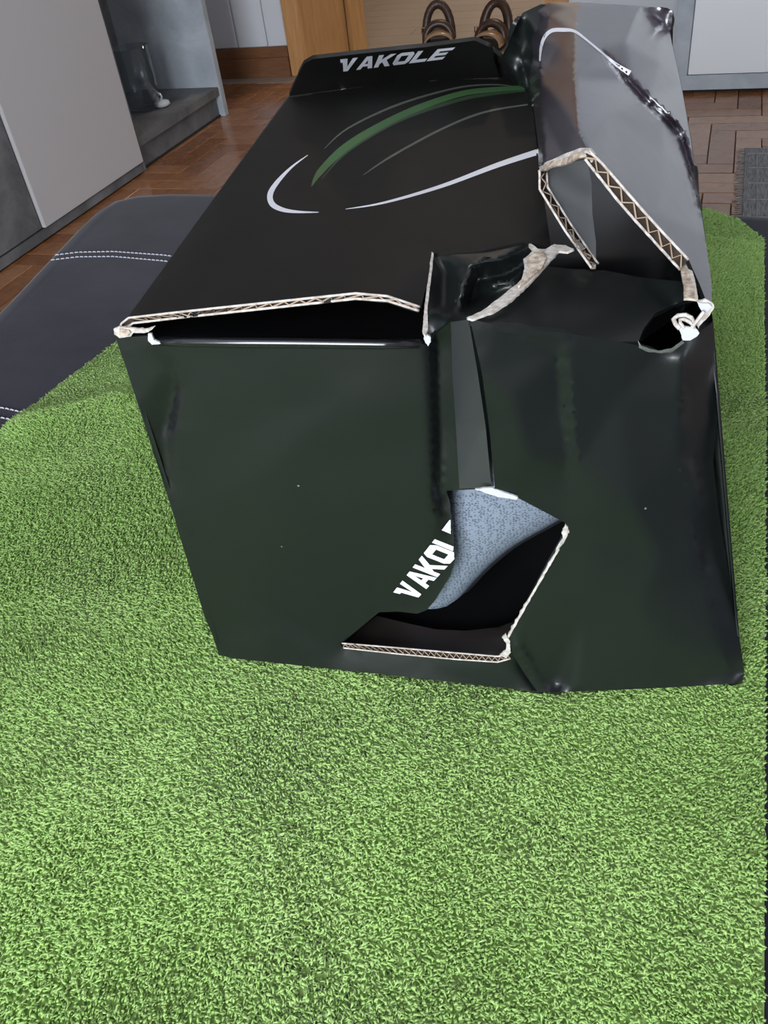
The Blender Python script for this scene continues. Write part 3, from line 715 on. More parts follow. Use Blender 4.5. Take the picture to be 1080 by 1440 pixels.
# ---- front right of the slit, wrapping round the crushed right corner
fr_r = [(661, 449, ff(661, 449, .011)), (700, 458, ff(700, 458, .010)), (800, 469, ff(800, 469, .004)), (870, 480, ff(870, 480, -.002)), (903, 487, ff(903, 487, -.005)), (926, 494, ff(926, 494, -.008)), (945, 490, ff(945, 490, -.012)), (962, 476, ff(962, 476, -.016)), (985, 466, ff(985, 466, -.024)), (1003, 452, ff(1003, 452, -.034)),
        (1009, 520, ff(1009, 520, -.036)), (1009, 580, ff(1009, 580, -.036)), (1003, 650, ff(1003, 650, -.036)), (1010, 715, ff(1010, 715, -.032)), (1020, 775, ff(1020, 775, -.028)), (1034, 862, ff(1034, 862, -.018)), (1047, 944, ff(1047, 944, -.008)), (1045, 956, zz(1045, 956, 0)), (1033, 961, zz(1033, 961, 0)), (960, 966, zz(960, 966, 0)), (850, 971, zz(850, 971, 0)), (800, 973, zz(800, 973, 0)), (756, 973, zz(756, 973, 0)),
        (738, 948, ff(738, 948, .014)), (722, 922, ff(722, 922, .013)), (714, 896, ff(714, 896, .012)), (755, 823, ff(755, 823, .008)), (797, 747, ff(797, 747, .003)), (800, 738, ff(800, 738, .003)), (728, 700, ff(728, 700, .006)), (696, 688, ff(696, 688, .008)), (688, 600, ff(688, 600, .010)), (677, 520, ff(677, 520, .012))]
cr_r = [[(962, 500, ff(962, 500, -.006)), (958, 560, ff(958, 560, -.007)), (955, 640, ff(955, 640, -.008)), (968, 720, ff(968, 720, -.008)), (985, 800, ff(985, 800, -.006)), (1012, 890, ff(1012, 890, -.002)), (1032, 956, ff(1032, 956, .0))],
        [(975, 640, ff(975, 640, -.014)), (984, 700, ff(984, 700, -.010)), (990, 760, ff(990, 760, -.017)), (988, 800, ff(988, 800, -.010))],
        [(784, 500, ff(784, 500, .003)), (790, 560, ff(790, 560, .0015)), (802, 650, ff(802, 650, .002))],
        [(796, 500, ff(796, 500, .0045)), (803, 560, ff(803, 560, .004)), (812, 650, ff(812, 650, .003))],
        [(726, 905, ff(726, 905, .016)), (745, 940, ff(745, 940, .017)), (770, 968, ff(770, 968, .014))],
        [(735, 905, ff(735, 905, .011)), (752, 938, ff(752, 938, .011)), (785, 965, ff(785, 965, .009))]]
pt_r = [(870, 560, ff(870, 560, -.003)), (890, 700, ff(890, 700, .002)), (900, 860, ff(900, 860, .004)), (820, 860, ff(820, 860, .006)), (720, 560, ff(720, 560, .011)), (740, 640, ff(740, 640, .008)), (930, 780, ff(930, 780, -.001))]
front_r, g_r = sheet('front_panel', fr_r, 'carton', cr_r, pt_r, step=9)

# ---- closure flap folded in at the top of the right half, with a torn thumb hole
fl_o = [fr_r[0], fr_r[1], fr_r[2], fr_r[3], (898, 480, ff(898, 480, -.006)), (905, 462, zz(905, 462, .234)), (922, 440, zz(922, 440, .233)), (950, 428, zz(950, 428, .230)), (968, 420, zz(968, 420, .236)), (960, 396, zz(960, 396, .236)), (900, 390, zz(900, 390, .236)), (850, 380, zz(850, 380, .238)), (800, 378, zz(800, 378, .243)), (768, 374, zz(768, 374, .246)), (742, 398, zz(742, 398, .250)), (715, 425, zz(715, 425, .252)), (688, 440, zz(688, 440, .253))]
flap, g_f = sheet('closure_flap', fl_o, 'carton', [], [(800, 420, zz(800, 420, .241)), (860, 440, zz(860, 440, .237)), (730, 440, zz(730, 440, .250))], step=9)

# ---- inner flap under the raised lid edge, and the rounded fold line along the front
in_o = [(185, 458, zz(185, 458, .234)), (250, 436, zz(250, 436, .233)), (400, 418, zz(400, 418, .230)), (500, 408, zz(500, 408, .228)), (600, 420, zz(600, 420, .228)), (604, 484, ff(604, 484, -.001)), (400, 477, ff(400, 477, .003)), (214, 476, ff(214, 476, .0))]
sheet('inner_flap', in_o, 'carton_in', step=12, amp=0.0008)
v, f = [], []
fold = [space(x, y, ff(x, y, d)) - BO for x, y, d in ((214, 481, .0005), (260, 481, .0014), (330, 481.5, .0024), (400, 482, .0034), (470, 483, .003), (540, 484, .0024), (590, 485, .0014))]
tube(v, f, fold, [0.0016, 0.0024, 0.0026, 0.0026, 0.0025, 0.0024, 0.0016], 12); from_py('fold_edge', v, f, MAT['fold'], car, True)

# ---- lid (printed top)
lid_o = [(166, 466, zz(166, 466, .249)), (180, 447, zz(180, 447, .253)), (250, 439, zz(250, 439, .258)), (400, 423, zz(400, 423, .268)), (500, 413, zz(500, 413, .272)), (545, 417, zz(545, 417, .270)), (592, 433, zz(592, 433, .262)), (600, 400, zz(600, 400, .262)), (608, 356, zz(608, 356, .262)), (680, 352, zz(680, 352, .260)), (741, 338, zz(741, 338, .259)), (775, 350, zz(775, 350, .252)),
         (768, 300, zz(768, 300, .252)), (757, 225, zz(757, 225, .254)), (750, 160, zz(750, 160, .248)), (742, 118, zz(742, 118, .243)), (700, 104, zz(700, 104, .243)), (560, 112, zz(560, 112, .243)), (407, 135, zz(407, 135, .242)), (330, 240, zz(330, 240, .245))]
lid_p = [(450, 270, zz(450, 270, .250)), (470, 272, zz(470, 272, .244)), (560, 200, zz(560, 200, .250)), (640, 280, zz(640, 280, .256)), (350, 350, zz(350, 350, .257)), (690, 180, zz(690, 180, .250)), (520, 330, zz(520, 330, .262))]
lid, g_t = sheet('lid', lid_o, 'carton_top', [], lid_p, step=11, rim='carton_top')

# ---- lettered lip standing up at the far end
lip_o = [(407, 135, zz(407, 135, .243)), (418, 108, zz(418, 108, .262)), (427, 90, zz(427, 90, .276)), (440, 83, zz(440, 83, .281)), (520, 74, zz(520, 74, .283)), (600, 66, zz(600, 66, .284)), (668, 57, zz(668, 57, .286)), (688, 66, zz(688, 66, .282)), (703, 109, zz(703, 109, .244)), (560, 115, zz(560, 115, .243))]
lip, g_b = sheet('lettered_lip', lip_o, 'carton_top', step=9, rim='carton_top')

# ---- crumpled far corner between lip and ridge
crm_o = [(668, 57, zz(668, 57, .284)), (690, 70, zz(690, 70, .272)), (706, 82, zz(706, 82, .268)), (716, 58, zz(716, 58, .285)), (727, 32, zz(727, 32, .298)), (735, 18, zz(735, 18, .302)), (760, 6, zz(760, 6, .306)), (772, 6, zz(772, 6, .305)), (760, 60, zz(760, 60, .285)), (752, 110, zz(752, 110, .262)), (748, 150, zz(748, 150, .250)), (740, 130, zz(740, 130, .240)), (704, 106, zz(704, 106, .242))]
sheet('crumpled_corner', crm_o, 'carton', [[(706, 84, zz(706, 84, .266)), (722, 100, zz(722, 100, .262)), (744, 128, zz(744, 128, .243))], [(727, 36, zz(727, 36, .294)), (734, 80, zz(734, 80, .270)), (744, 118, zz(744, 118, .248))]],
      [(700, 92, zz(700, 92, .250)), (722, 76, zz(722, 76, .272)), (726, 112, zz(726, 112, .250)), (744, 60, zz(744, 60, .280))], step=6, smooth=1, rim='carton')

# ---- crushed fold beside the slit
cf_o = [(609, 357, zz(609, 357, .261)), (680, 353, zz(680, 353, .259)), (738, 342, zz(738, 342, .258)), (748, 352, zz(748, 352, .254)), (738, 366, zz(738, 366, .250)), (742, 380, zz(742, 380, .246)), (726, 404, zz(726, 404, .247)), (695, 428, zz(695, 428, .249)), (658, 446, ff(658, 446, .006)), (636, 450, ff(636, 450, -.003)), (612, 468, ff(612, 468, -.007)), (602, 482, ff(602, 482, -.003)), (603, 440, zz(603, 440, .248)), (605, 400, zz(605, 400, .256))]
sheet('crushed_fold', cf_o, 'carton', [[(657, 369, zz(657, 369, .262)), (654, 395, zz(654, 395, .259)), (646, 428, zz(646, 428, .250))], [(662, 372, zz(662, 372, .264)), (700, 365, zz(700, 365, .260)), (735, 350, zz(735, 350, .257))], [(672, 392, zz(672, 392, .244)), (660, 425, zz(660, 425, .238)), (645, 444, ff(645, 444, -.006))], [(676, 394, zz(676, 394, .245)), (712, 385, zz(712, 385, .245)), (734, 372, zz(734, 372, .248))], [(692, 402, zz(692, 402, .250)), (718, 396, zz(718, 396, .251)), (732, 382, zz(732, 382, .250))]],
      [(625, 380, zz(625, 380, .254)), (625, 430, zz(625, 430, .245)), (690, 415, zz(690, 415, .241))], step=6, smooth=1)

# ---- raised ridge: the right side of the carton folded up and in
rd = lambda x, y, z: (x, y, zz(x, y, z))
rg_o = [rd(757, 236, .268), rd(763, 231, .284), rd(795, 221, .296), rd(826, 211, .304), rd(846, 228, .298), rd(905, 296, .276), rd(968, 364, .250), rd(984, 400, .243), rd(1000, 440, .236), rd(1001, 400, .238), rd(991, 330, .246), rd(980, 262, .252), rd(971, 195, .258), rd(958, 120, .270), rd(945, 62, .283), rd(942, 45, .288), rd(947, 16, .299), rd(930, 11, .302), rd(880, 7, .304), rd(812, 3, .307), rd(772, 4, .306), rd(745, 14, .302), rd(742, 45, .285), rd(743, 90, .262), rd(746, 125, .250), rd(752, 165, .251), rd(757, 205, .258)]
rg_c = [[rd(764, 228, .285), rd(760, 160, .282), rd(758, 110, .281), rd(763, 60, .294), rd(772, 20, .303)],
        [rd(824, 210, .304), rd(813, 185, .306), rd(807, 110, .307), rd(808, 50, .308), rd(812, 6, .308)],
       [rd(846, 66, .305), rd(864, 87, .302), rd(887, 108, .297), rd(914, 136, .290), rd(943, 163, .280), rd(962, 184, .266), rd(976, 232, .257), rd(986, 290, .250)],
        [rd(846, 69, .304), rd(861, 89, .2995), rd(882, 111, .2935), rd(909, 140, .286), rd(938, 167, .275), rd(957, 189, .261), rd(971, 236, .2535), rd(982, 292, .248)],
        [rd(845, 72, .305), rd(858, 93, .302), rd(877, 115, .297), rd(904, 145, .290), rd(934, 172, .279), rd(952, 194, .265), rd(966, 240, .259), rd(977, 296, .252)],
        [rd(900, 11, .304), rd(915, 30, .298), rd(926, 43, .294), rd(938, 40, .288)]]
rg_p = [rd(880, 250, .287), rd(860, 160, .300), rd(880, 60, .305), rd(930, 90, .290), rd(785, 140, .297), rd(785, 60, .301), rd(925, 300, .270), rd(935, 215, .274), rd(918, 24, .297)]
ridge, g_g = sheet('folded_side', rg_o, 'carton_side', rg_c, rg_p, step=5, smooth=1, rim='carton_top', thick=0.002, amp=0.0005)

# ---- inside of the tunnel
leg_o = [rd(760, 238, .280), rd(764, 268, .272), rd(797, 322, .255), rd(834, 375, .242), (838, 374, zz(834, 374, .242)), (838, 340, zz(838, 340, .232)), (833, 300, zz(833, 300, .238)), (832, 258, zz(832, 258, .246)), (826, 224, zz(826, 224, .262)), (790, 230, zz(790, 230, .272))]
sheet('tunnel_wall', leg_o, 'liner', step=9, smooth=0, rim='kraft', thick=0.0015, inner='carton_in', amp=0)
tn_o = [rd(740, 384, .228), rd(752, 235, .222), rd(826, 208, .220), rd(962, 360, .215), rd(972, 400, .215), rd(960, 440, .200), rd(900, 480, .200)]
sheet('tunnel_floor', tn_o, 'carton_in', step=14, smooth=0, amp=0.0008)

# ---- corrugated cut edges
def corrugated(name, up, dn, gfun, pitch=0.0075, r=0.0006, depth=0.004, parent=None):
    """two paper liners with the fluted paper zigzagging between them, along an edge that faces out"""
    U_ = [space(x, y, gfun(x, y)) - BO for x, y in resample(up, 6, False)]; D_ = [space(x, y, gfun(x, y)) - BO for x, y in resample(dn, 6, False)]
    def at(P, t):
        s = np.r_[0, np.cumsum([np.linalg.norm(b - a) for a, b in zip(P[:-1], P[1:])])]; q = t * s[-1]
        return np.array([np.interp(q, s, [p[k] for p in P]) for k in range(3)]), s[-1]
    v, f, mi = [], [], []
    def close(k): mi.extend([k] * (len(f) - len(mi)))
    tube(v, f, U_, r, 6); tube(v, f, D_, r, 6); close(0)
    ln_ = at(U_, 1)[1]; nz = max(2, int(ln_ / pitch) * 2)
    zg = []
    for k in range(nz + 1):
        t = k / nz; a = at(U_, t)[0]; b = at(D_, t)[0]; zg.append(a * 0.85 + b * 0.15 if k % 2 else a * 0.15 + b * 0.85)
    tube(v, f, zg, r * 0.75, 5); close(1)
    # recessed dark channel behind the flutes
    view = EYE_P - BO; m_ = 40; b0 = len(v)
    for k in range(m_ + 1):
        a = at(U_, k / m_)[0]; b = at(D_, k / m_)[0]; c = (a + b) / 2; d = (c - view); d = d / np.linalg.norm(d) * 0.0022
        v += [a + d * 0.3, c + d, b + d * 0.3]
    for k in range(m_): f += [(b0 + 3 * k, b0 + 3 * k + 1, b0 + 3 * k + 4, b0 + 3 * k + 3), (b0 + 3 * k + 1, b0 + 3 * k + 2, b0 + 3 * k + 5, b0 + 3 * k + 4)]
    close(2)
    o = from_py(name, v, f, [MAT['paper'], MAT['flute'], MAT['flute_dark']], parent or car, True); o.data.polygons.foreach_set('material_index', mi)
    return o
def gmk(g, k=1.004): return lambda x, y: float(g.at([(x, y)])[0]) * k
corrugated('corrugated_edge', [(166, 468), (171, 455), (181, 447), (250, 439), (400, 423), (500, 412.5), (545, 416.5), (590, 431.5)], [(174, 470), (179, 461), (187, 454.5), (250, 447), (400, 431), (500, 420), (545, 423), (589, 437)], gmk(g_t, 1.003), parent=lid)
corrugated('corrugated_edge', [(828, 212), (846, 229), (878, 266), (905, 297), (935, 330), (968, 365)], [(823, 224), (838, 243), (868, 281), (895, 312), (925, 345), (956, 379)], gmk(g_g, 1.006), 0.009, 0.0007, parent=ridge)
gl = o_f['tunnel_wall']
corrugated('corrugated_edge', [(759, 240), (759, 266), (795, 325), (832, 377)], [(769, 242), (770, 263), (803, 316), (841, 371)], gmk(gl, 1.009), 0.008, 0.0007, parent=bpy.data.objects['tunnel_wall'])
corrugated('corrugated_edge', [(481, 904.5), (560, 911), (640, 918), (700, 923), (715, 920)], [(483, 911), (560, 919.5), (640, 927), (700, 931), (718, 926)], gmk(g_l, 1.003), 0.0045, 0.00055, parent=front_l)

# ---- torn paper
def scrap(name, poly, g, m, k=1.004, parent=None, step=5, jag=0.6, thick=0.0012, wob=0.0):
    if callable(g): out = [(x, y, g(x, y) * k) for x, y in poly]
    else: out = [(x, y, float(g.at([(x, y)])[0]) * k) for x, y in poly]
    return sheet(name, out, m, step=step, smooth=0, thick=thick, rim=m, jag=jag, parent=parent, amp=wob)[0]
zf = lambda h: (lambda x, y: zz(x, y, h))
scrap('torn_edge', [(742, 337), (748, 343), (756, 350), (766, 350), (780, 344), (795, 345), (806, 350), (798, 354), (786, 353), (778, 362), (769, 371), (760, 382), (742, 400), (720, 421), (694, 438), (664, 449), (656, 447), (676, 438), (700, 421), (722, 402), (734, 393), (738, 376), (736, 364), (750, 352), (744, 345)], zf(.257), 'paper', 1.0, jag=0.8)
scrap('torn_core', [(752, 353), (764, 354), (768, 362), (764, 374), (750, 386), (738, 396), (728, 403), (738, 388), (743, 374), (741, 365)], zf(.2585), 'kraft', 1.0)
scrap('torn_core', [(758, 236), (765, 229), (790, 219), (815, 209), (830, 209), (838, 217), (832, 226), (822, 220), (806, 224), (795, 231), (776, 233), (766, 240)], g_g, 'kraft', 1.006)
scrap('torn_edge', [(758, 238), (766, 229), (790, 218), (816, 208), (831, 208), (840, 218), (834, 216), (826, 212), (815, 213), (792, 223), (768, 233), (762, 240)], g_g, 'paper', 1.009, jag=0.3)
scrap('torn_core', [(957, 374), (966, 366), (973, 380), (978, 400), (981, 421), (962, 419), (961, 398)], zf(.246), 'kraft', 1.0)
scrap('torn_edge', [(966, 366), (972, 376), (978, 396), (982, 421), (978, 420), (974, 398), (968, 380), (962, 370)], zf(.2465), 'paper', 1.0, jag=0.4)
scrap('torn_edge', [(980, 424), (992, 421), (1002, 426), (1005, 432), (998, 444), (986, 456), (982, 462), (978, 456), (986, 446), (994, 436), (984, 432)], lambda x, y: ff(x, y, -.012), 'paper', 1.0)
scrap('torn_core', [(982, 426), (998, 427), (1001, 432), (992, 442), (984, 434)], lambda x, y: ff(x, y, -.0105), 'scrap_white', 1.0)
v, f = [], []
tube(v, f, [space(x, y, ff(x, y, d)) - BO for x, y, d in ((956, 462, -.006), (950, 456, -.008), (947, 449, -.01), (953, 444, -.012), (964, 443, -.012), (972, 447, -.010), (976, 455, -.008), (974, 461, -.006))], 0.0011, 6)
tube(v, f, [space(x, y, ff(x, y, d)) - BO for x, y, d in ((962, 462, -.006), (957, 455, -.008), (956, 450, -.01), (962, 449, -.01), (970, 453, -.008), (975, 458, -.006), (984, 446, -.008), (990, 438, -.008))], 0.0009, 6)
from_py('paper_curl', v, f, MAT['paper'], car, True)
scrap('torn_edge', [(954, 462), (964, 460), (978, 462), (984, 468), (980, 474), (970, 479), (960, 479), (958, 472)], lambda x, y: ff(x, y, -.006), 'scrap_white', 1.0)
scrap('torn_edge', [(897, 478), (902, 486), (914, 491), (930, 493), (944, 490), (960, 479), (962, 482), (946, 494), (930, 497), (912, 495), (899, 489)], g_r, 'grey_print', 1.003, jag=0.7)
scrap('torn_core', [(160, 463), (167, 459), (178, 461), (206, 463), (218, 459), (213, 464), (206, 468), (188, 468), (184, 473), (168, 475), (161, 470)], lambda x, y: ff(x, y, .001), 'paper', 1.0, step=4)
scrap('torn_core', [(168, 463), (180, 464), (184, 468), (178, 472), (167, 471)], lambda x, y: ff(x, y, .002), 'kraft', 1.0, step=3)
scrap('torn_edge', [(208, 470), (213, 469), (216, 478), (224, 481), (226, 484), (214, 485), (208, 480)], lambda x, y: ff(x, y, .003), 'scrap_white', 1.0, step=3)
scrap('torn_edge', [(607, 354), (610, 356), (606, 392), (601, 432), (602, 462), (598, 472), (594, 466), (597, 430), (602, 394)], zf(.2625), 'paper', 1.0, step=4, jag=0.4)
scrap('torn_edge', [(594, 464), (598, 470), (605, 474), (606, 481), (602, 487), (597, 480)], lambda x, y: ff(x, y, .004), 'scrap_white', 1.0, step=3)
# window edge
scrap('torn_edge', [(799, 744), (801, 748), (796, 758), (757, 824), (715.5, 897), (713, 894.5), (754.5, 822.5), (793.5, 756)], g_r, 'paper', 1.002, jag=0.5)
scrap('torn_edge', [(795, 738), (799, 741), (798, 752), (793, 760), (790, 750)], lambda x, y: ff(x, y, .004), 'paper', 1.0, step=3)
scrap('torn_edge', [(706, 897), (711, 892), (717, 902), (718, 918), (712, 926), (703, 922), (712, 914), (712, 904)], lambda x, y: ff(x, y, .013), 'paper', 1.0, step=3)
scrap('torn_edge', [(668, 688), (692, 686), (706, 692), (728, 699), (726, 703), (700, 699), (680, 692)], lambda x, y: ff(x, y, .0085), 'scrap_white', 1.0, step=4)

# ---- print on the lid
def stroke(path, wd):
    """lens-shaped swoosh along a path; wd = widths"""
    P = [np.array(p, float) for p in path]; n = len(P); 
    # Catmull-Rom
    Q, Wd = [], []
    for i in range(n - 1):
        p0, p1, p2, p3 = P[max(i - 1, 0)], P[i], P[i + 1], P[min(i + 2, n - 1)]
        for k in range(6):
            t = k / 6; Q.append(0.5 * (2 * p1 + (p2 - p0) * t + (2 * p0 - 5 * p1 + 4 * p2 - p3) * t * t + (3 * p1 - p0 - 3 * p2 + p3) * t ** 3)); Wd.append(wd[i] * (1 - t) + wd[i + 1] * t)
    Q.append(P[-1]); Wd.append(wd[-1]); a, b = [], []
    for i, q in enumerate(Q):
        t = Q[min(i + 1, len(Q) - 1)] - Q[max(i - 1, 0)]; t /= np.linalg.norm(t) + 1e-9; nn = np.array([-t[1], t[0]])
        a.append(tuple(q + nn * Wd[i] / 2)); b.append(tuple(q - nn * Wd[i] / 2))
    return a + b[::-1]
w_strokes = [stroke([(433, 218), (410, 235), (390, 256), (380, 273), (383, 287), (398, 295), (420, 298), (448, 298.5)], [.8, 3, 6, 8, 8, 6, 3.5, .8]),
             stroke([(486, 294), (540, 285), (620, 262), (700, 232), (758, 213)], [.8, 3, 5, 7, 8.5])]
decal('printed_swoosh', g_t, w_strokes, 'white_print', 0.0008, parent=lid)
decal('printed_swoosh', g_t, [stroke([(438, 262), (450, 242), (480, 212), (520, 185), (580, 155), (640, 134), (680, 127), (738, 123)], [.8, 9, 11, 10, 9, 8, 7, 6])], 'green_print', 0.0008, parent=lid)
decal('printed_swoosh', g_t, [stroke([(452, 252), (490, 212), (560, 170), (640, 142), (690, 132), (738, 127)], [.5, 4, 5, 5, 5, 4])], 'green_dark', 0.0007, parent=lid)
decal('printed_swoosh', g_t, [stroke([(456, 209), (490, 180), (560, 147), (640, 124), (690, 119), (720, 121)], [.8, 2.5, 3, 2.5, 2, .8]), stroke([(511, 246), (550, 220), (620, 182), (680, 158), (742, 147)], [.8, 3, 3, 3, 2])], 'grey_print', 0.0008, parent=lid)
decal('printed_swoosh', g_g, [stroke([(746, 117), (752, 110), (757, 106)], [6, 7, 7]), ], 'green_dark', 0.0008, 3, parent=ridge)
decal('printed_swoosh', g_g, [stroke([(748, 142), (753, 135), (758, 131)], [3, 3, 3])], 'grey_print', 0.0008, 3, parent=ridge)
decal('printed_swoosh', g_g, [stroke([(759, 86), (761, 66), (766, 52), (776, 43), (792, 42), (808, 44), (826, 57), (850, 77), (868, 92), (886, 103)], [2, 4, 5, 5.5, 5.5, 4, 3, 3, 5, 8])], 'white_print', 0.0008, 5, parent=ridge)
decal('printed_swoosh', g_t, [[(478, 124.5), (490, 122), (491, 123.5), (480, 126.5)]], 'white_print', 0.0009, 4, parent=lid)

# ---- lettering: block capitals in a unit box (x right, y up)
GL = {
 'V': [[(0, 1), (.06, .72), (.18, .72), (.30, 0), (.58, 0), (1.0, 1), (.72, 1), (.50, .36), (.42, 1)]],
 'A': [([(0, 0), (.40, 1), (.72, 1), (1.0, 0), (.72, 0), (.67, .2), (.36, .2), (.28, 0)], [(.44, .4), (.62, .4), (.56, .72)])],
 'K': [[(0, 0), (0, 1), (.28, 1), (.28, .60), (.66, 1), (1.0, 1), (.60, .54), (1.0, 0), (.68, 0), (.40, .38), (.28, .26), (.28, 0)]],
 'O': [([(0, .18), (0, .82), (.16, 1), (.84, 1), (1, .82), (1, .18), (.84, 0), (.16, 0)], [(.29, .27), (.29, .73), (.71, .73), (.71, .27)])],
 'L': [[(0, 0), (0, 1), (.30, 1), (.30, .26), (1, .26), (1, 0)]],
 'E': [[(0, 0), (0, 1), (1, 1), (1, .77), (.30, .77), (.30, .62), (.9, .62), (.9, .39), (.30, .39), (.30, .23), (1, .23), (1, 0)]]}
def letters(word, tl, tr, bl, br, gap=0.14, slant=0.0, prop=None):
    prop = prop or [1] * len(word); tot = sum(prop) + gap * (len(word) - 1); x = 0; out = []
    def mp(u, v_):
        u = u + slant * (v_ - 0.5) / tot
        return tuple((np.array(bl) * (1 - u) + np.array(br) * u) * (1 - v_) + (np.array(tl) * (1 - u) + np.array(tr) * u) * v_)
    for ch, pw in zip(word, prop):
        for poly in GL[ch]:
            fn = lambda q: [mp((x + a * pw) / tot, b) for a, b in q]
            out.append(tuple(fn(q) for q in poly) if isinstance(poly, tuple) else fn(poly))
        x += pw + gap
    return out
decal('printed_lettering', g_b, letters('VAKOLE', (474, 84), (636, 67), (480, 101), (626, 83), slant=0.35, gap=0.10), 'white_print', 0.0008, 4, parent=lip)
decal('printed_lettering', g_l, letters('VAKOLE', (553, 833), (634, 729), (584, 845), (676, 746), gap=0.05), 'white_print', 0.0006, 2.5, parent=front_l, clip=True)

# ---- hidden walls, so that the carton stands as a box
def quad_wall(name, pts, m='carton', t=0.003):
    bm = bmesh.new(); vs = [bm.verts.new(tuple(np.array(p) - BO)) for p in pts]; bm.faces.new(vs)
    bmesh.ops.subdivide_edges(bm, edges=bm.edges[:], cuts=5, use_grid_fill=True)
    me = bpy.data.meshes.new(name); bm.to_mesh(me); bm.free(); o = link(name, me, [MAT[m], MAT['carton']], car)
    sm = o.modifiers.new('board', 'SOLIDIFY'); sm.thickness = t; sm.offset = 0; sm.material_offset_rim = 1
    return o
A0 = space(311, 922, zz(311, 922, 0)); A1 = space(166, 470, ff(166, 470)); B1 = space(407, 135, zz(407, 135, .240)); B0 = np.array([B1[0], B1[1], A0[2]])
Cx1 = space(946, 16, zz(946, 16, .299)); C0 = np.array([Cx1[0] - 0.02, Cx1[1] - 0.02, A0[2]]); D0 = space(1045, 956, zz(1045, 956, 0))
D1 = space(1002, 452, ff(1002, 452, -.034)); M_ = np.array([D0[0] + 0.0, D0[1], D0[2]])
quad_wall('side_wall', [A0, B0, B1 + [0, 0, 0], A1])
Dm = space(985, 300, zz(985, 300, .245)); 
Cm = np.array([Cx1[0], Cx1[1], B1[2] - 0.004])
quad_wall('back_wall', [B0, C0, Cm, B1 - [0, 0, 0.004]])
rt = [(1002, 452, ff(1002, 452, -.036)), (1000, 440, zz(1000, 440, .234)), (991, 330, zz(991, 330, .243)), (971, 195, zz(971, 195, .255)), (958, 120, zz(958, 120, .267)), (945, 62, zz(945, 62, .280)), (946, 20, zz(946, 20, .295))]
rt = [space(*q) + np.array([*(BACK * 0.003), -0.002]) for q in rt]; D0b = D0 + np.array([*(BACK * 0.012), 0]); wv_, wf_ = [], []
for i, p in enumerate(rt):
    t = np.clip((p - rt[0])[:2].dot((rt[-1] - rt[0])[:2]) / ((rt[-1] - rt[0])[:2].dot((rt[-1] - rt[0])[:2])), 0, 1); q = D0b * (1 - t) + C0 * t
    wv_ += [q * (1 - k / 5) + p * k / 5 - BO for k in range(6)]
for i in range(len(rt) - 1):
    for k in range(5): wf_.append((i * 6 + k, i * 6 + 6 + k, i * 6 + 7 + k, i * 6 + k + 1))
o = from_py('side_wall', wv_, wf_, [MAT['carton'], MAT['carton']], car, True); sm = o.modifiers.new('board', 'SOLIDIFY'); sm.thickness = 0.002; sm.offset = 0
quad_wall('bottom_panel', [A0 + np.array([*(BACK * .006), 0.003]), D0 + np.array([*(BACK * .014), 0.003]), C0 + [0, 0, 0.003], B0 + [0, 0, 0.003]], 'carton_in')
# curved liner card seen through the window
cc = [(530, 866, .012), (575, 877, .013), (612, 885, .013), (655, 887, .014), (700, 882, .016), (730, 872, .018)]
lc = [(x, y, zz(x, y, h)) for x, y, h in cc] + [(730, 924, zz(730, 924, .012)), (712, 926, zz(712, 926, .012)), (600, 918, zz(600, 918, .010)), (482, 908, zz(482, 908, .009)), (505, 884, zz(505, 884, .011))]
sheet('liner_card', lc, 'card_brown', step=12, smooth=1, thick=0.0015, rim='carton_in', amp=0.001)

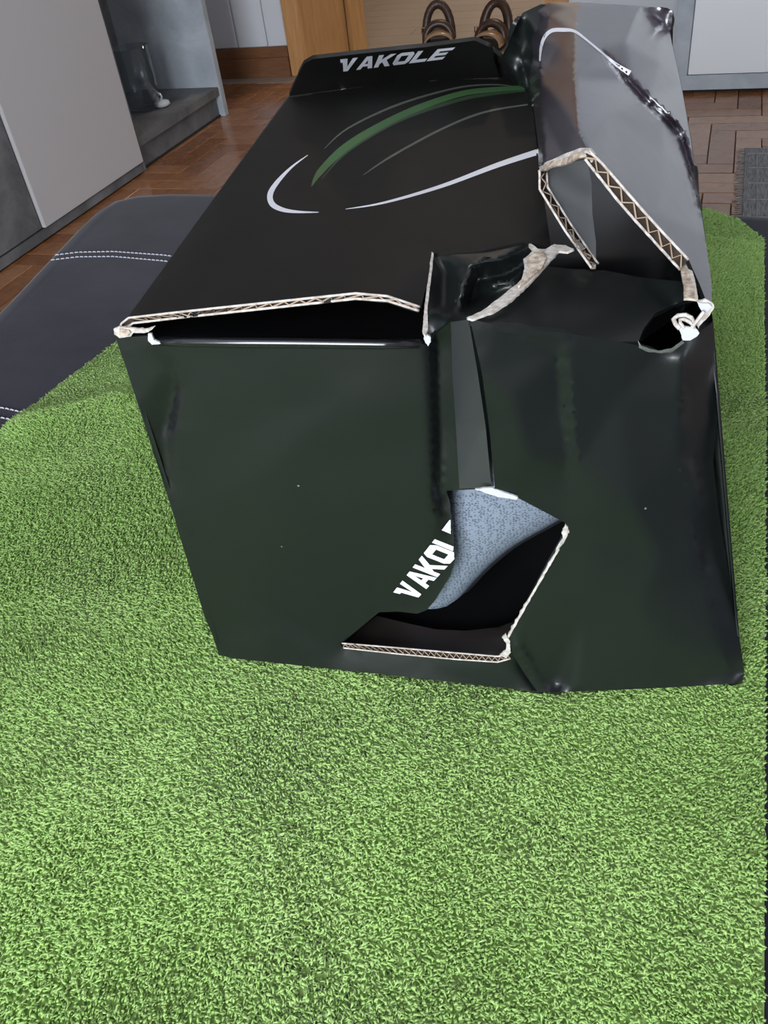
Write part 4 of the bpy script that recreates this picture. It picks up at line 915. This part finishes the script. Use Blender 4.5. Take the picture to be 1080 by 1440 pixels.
# ================================================================== the shoe inside
sd = np.array([FD[0] * 0.74, FD[1] * 0.74, 0.67]); sd /= np.linalg.norm(sd)
sb = np.array([*BACK, 0.0]); sn = np.cross(sb, sd); sn = sn if sn[2] > 0 else -sn
t0 = space(590, 838, ff(590, 838, -.056)) - sb * 0.040
sh = empty('shoe', (float(t0[0] + sd[0] * .1), float(t0[1] + sd[1] * .1), float(t0[2])), 'grey mesh shoe lying inside the carton, seen through its cut-out window', 'shoe')
SO = np.array(sh.location)
def shoe():
    ns, na = 26, 20; LEN = 0.19
    v, f, v2, f2 = [], [], [], []
    for i in range(ns + 1):
        s = i / ns; toe = min(1, math.sqrt(max(0, 1 - (1 - min(s / 0.22, 1)) ** 2)) + 0.02); heel = min(1, math.sqrt(max(0, 1 - max(0, (s - 0.85) / 0.15) ** 2)) + 0.02)
        h = (0.040 + 0.034 * min(1, max(0, (s - 0.1) / 0.45))) * toe * (0.7 + 0.3 * heel); wd = (0.041 - 0.008 * max(0, s - 0.35) / 0.65) * toe * heel
        spring = 0.016 * max(0, 1 - s / 0.25) ** 2 - 0.005 * math.exp(-((s - 0.20) / 0.10) ** 2) + 0.004 * math.exp(-((s - 0.5) / 0.15) ** 2)
        c = t0 + sd * (s * LEN) + sb * 0.040 + sn * spring
        for j in range(na):
            a = 2 * PI * j / na; ca, sa = math.cos(a), math.sin(a)
            y = abs(sa) ** 0.8 * (1 if sa > 0 else -1); x = abs(ca) ** 0.75 * (1 if ca > 0 else -1)
            v.append(c + sb * wd * x + sn * (h * (0.5 + 0.5 * y)) - SO)
        for (dx, dz) in ((-.35, -.004), (.35, -.004), (.45, -0.002), (.45, .003), (-.45, .003), (-.45, -0.002)):
            v2.append(c + sb * (wd * dx) + sn * dz - SO)
    for i in range(ns):
        for j in range(na): f.append((i * na + j, i * na + (j + 1) % na, (i + 1) * na + (j + 1) % na, (i + 1) * na + j))
        for j in range(6): f2.append((i * 6 + j, i * 6 + (j + 1) % 6, (i + 1) * 6 + (j + 1) % 6, (i + 1) * 6 + j))
    f += [tuple(range(na)), tuple(range(ns * na, ns * na + na))]; f2 += [tuple(range(6)), tuple(range(ns * 6, ns * 6 + 6))]
    for nm, vv, fc, m in (('mesh_upper', v, f, MAT['mesh']), ('shoe_sole', v2, f2, MAT['rubber'])):
        o = from_py(nm, vv, fc, m, sh, True); bm = bmesh.new(); bm.from_mesh(o.data); bmesh.ops.recalc_face_normals(bm, faces=bm.faces); bm.to_mesh(o.data); bm.free()
shoe()
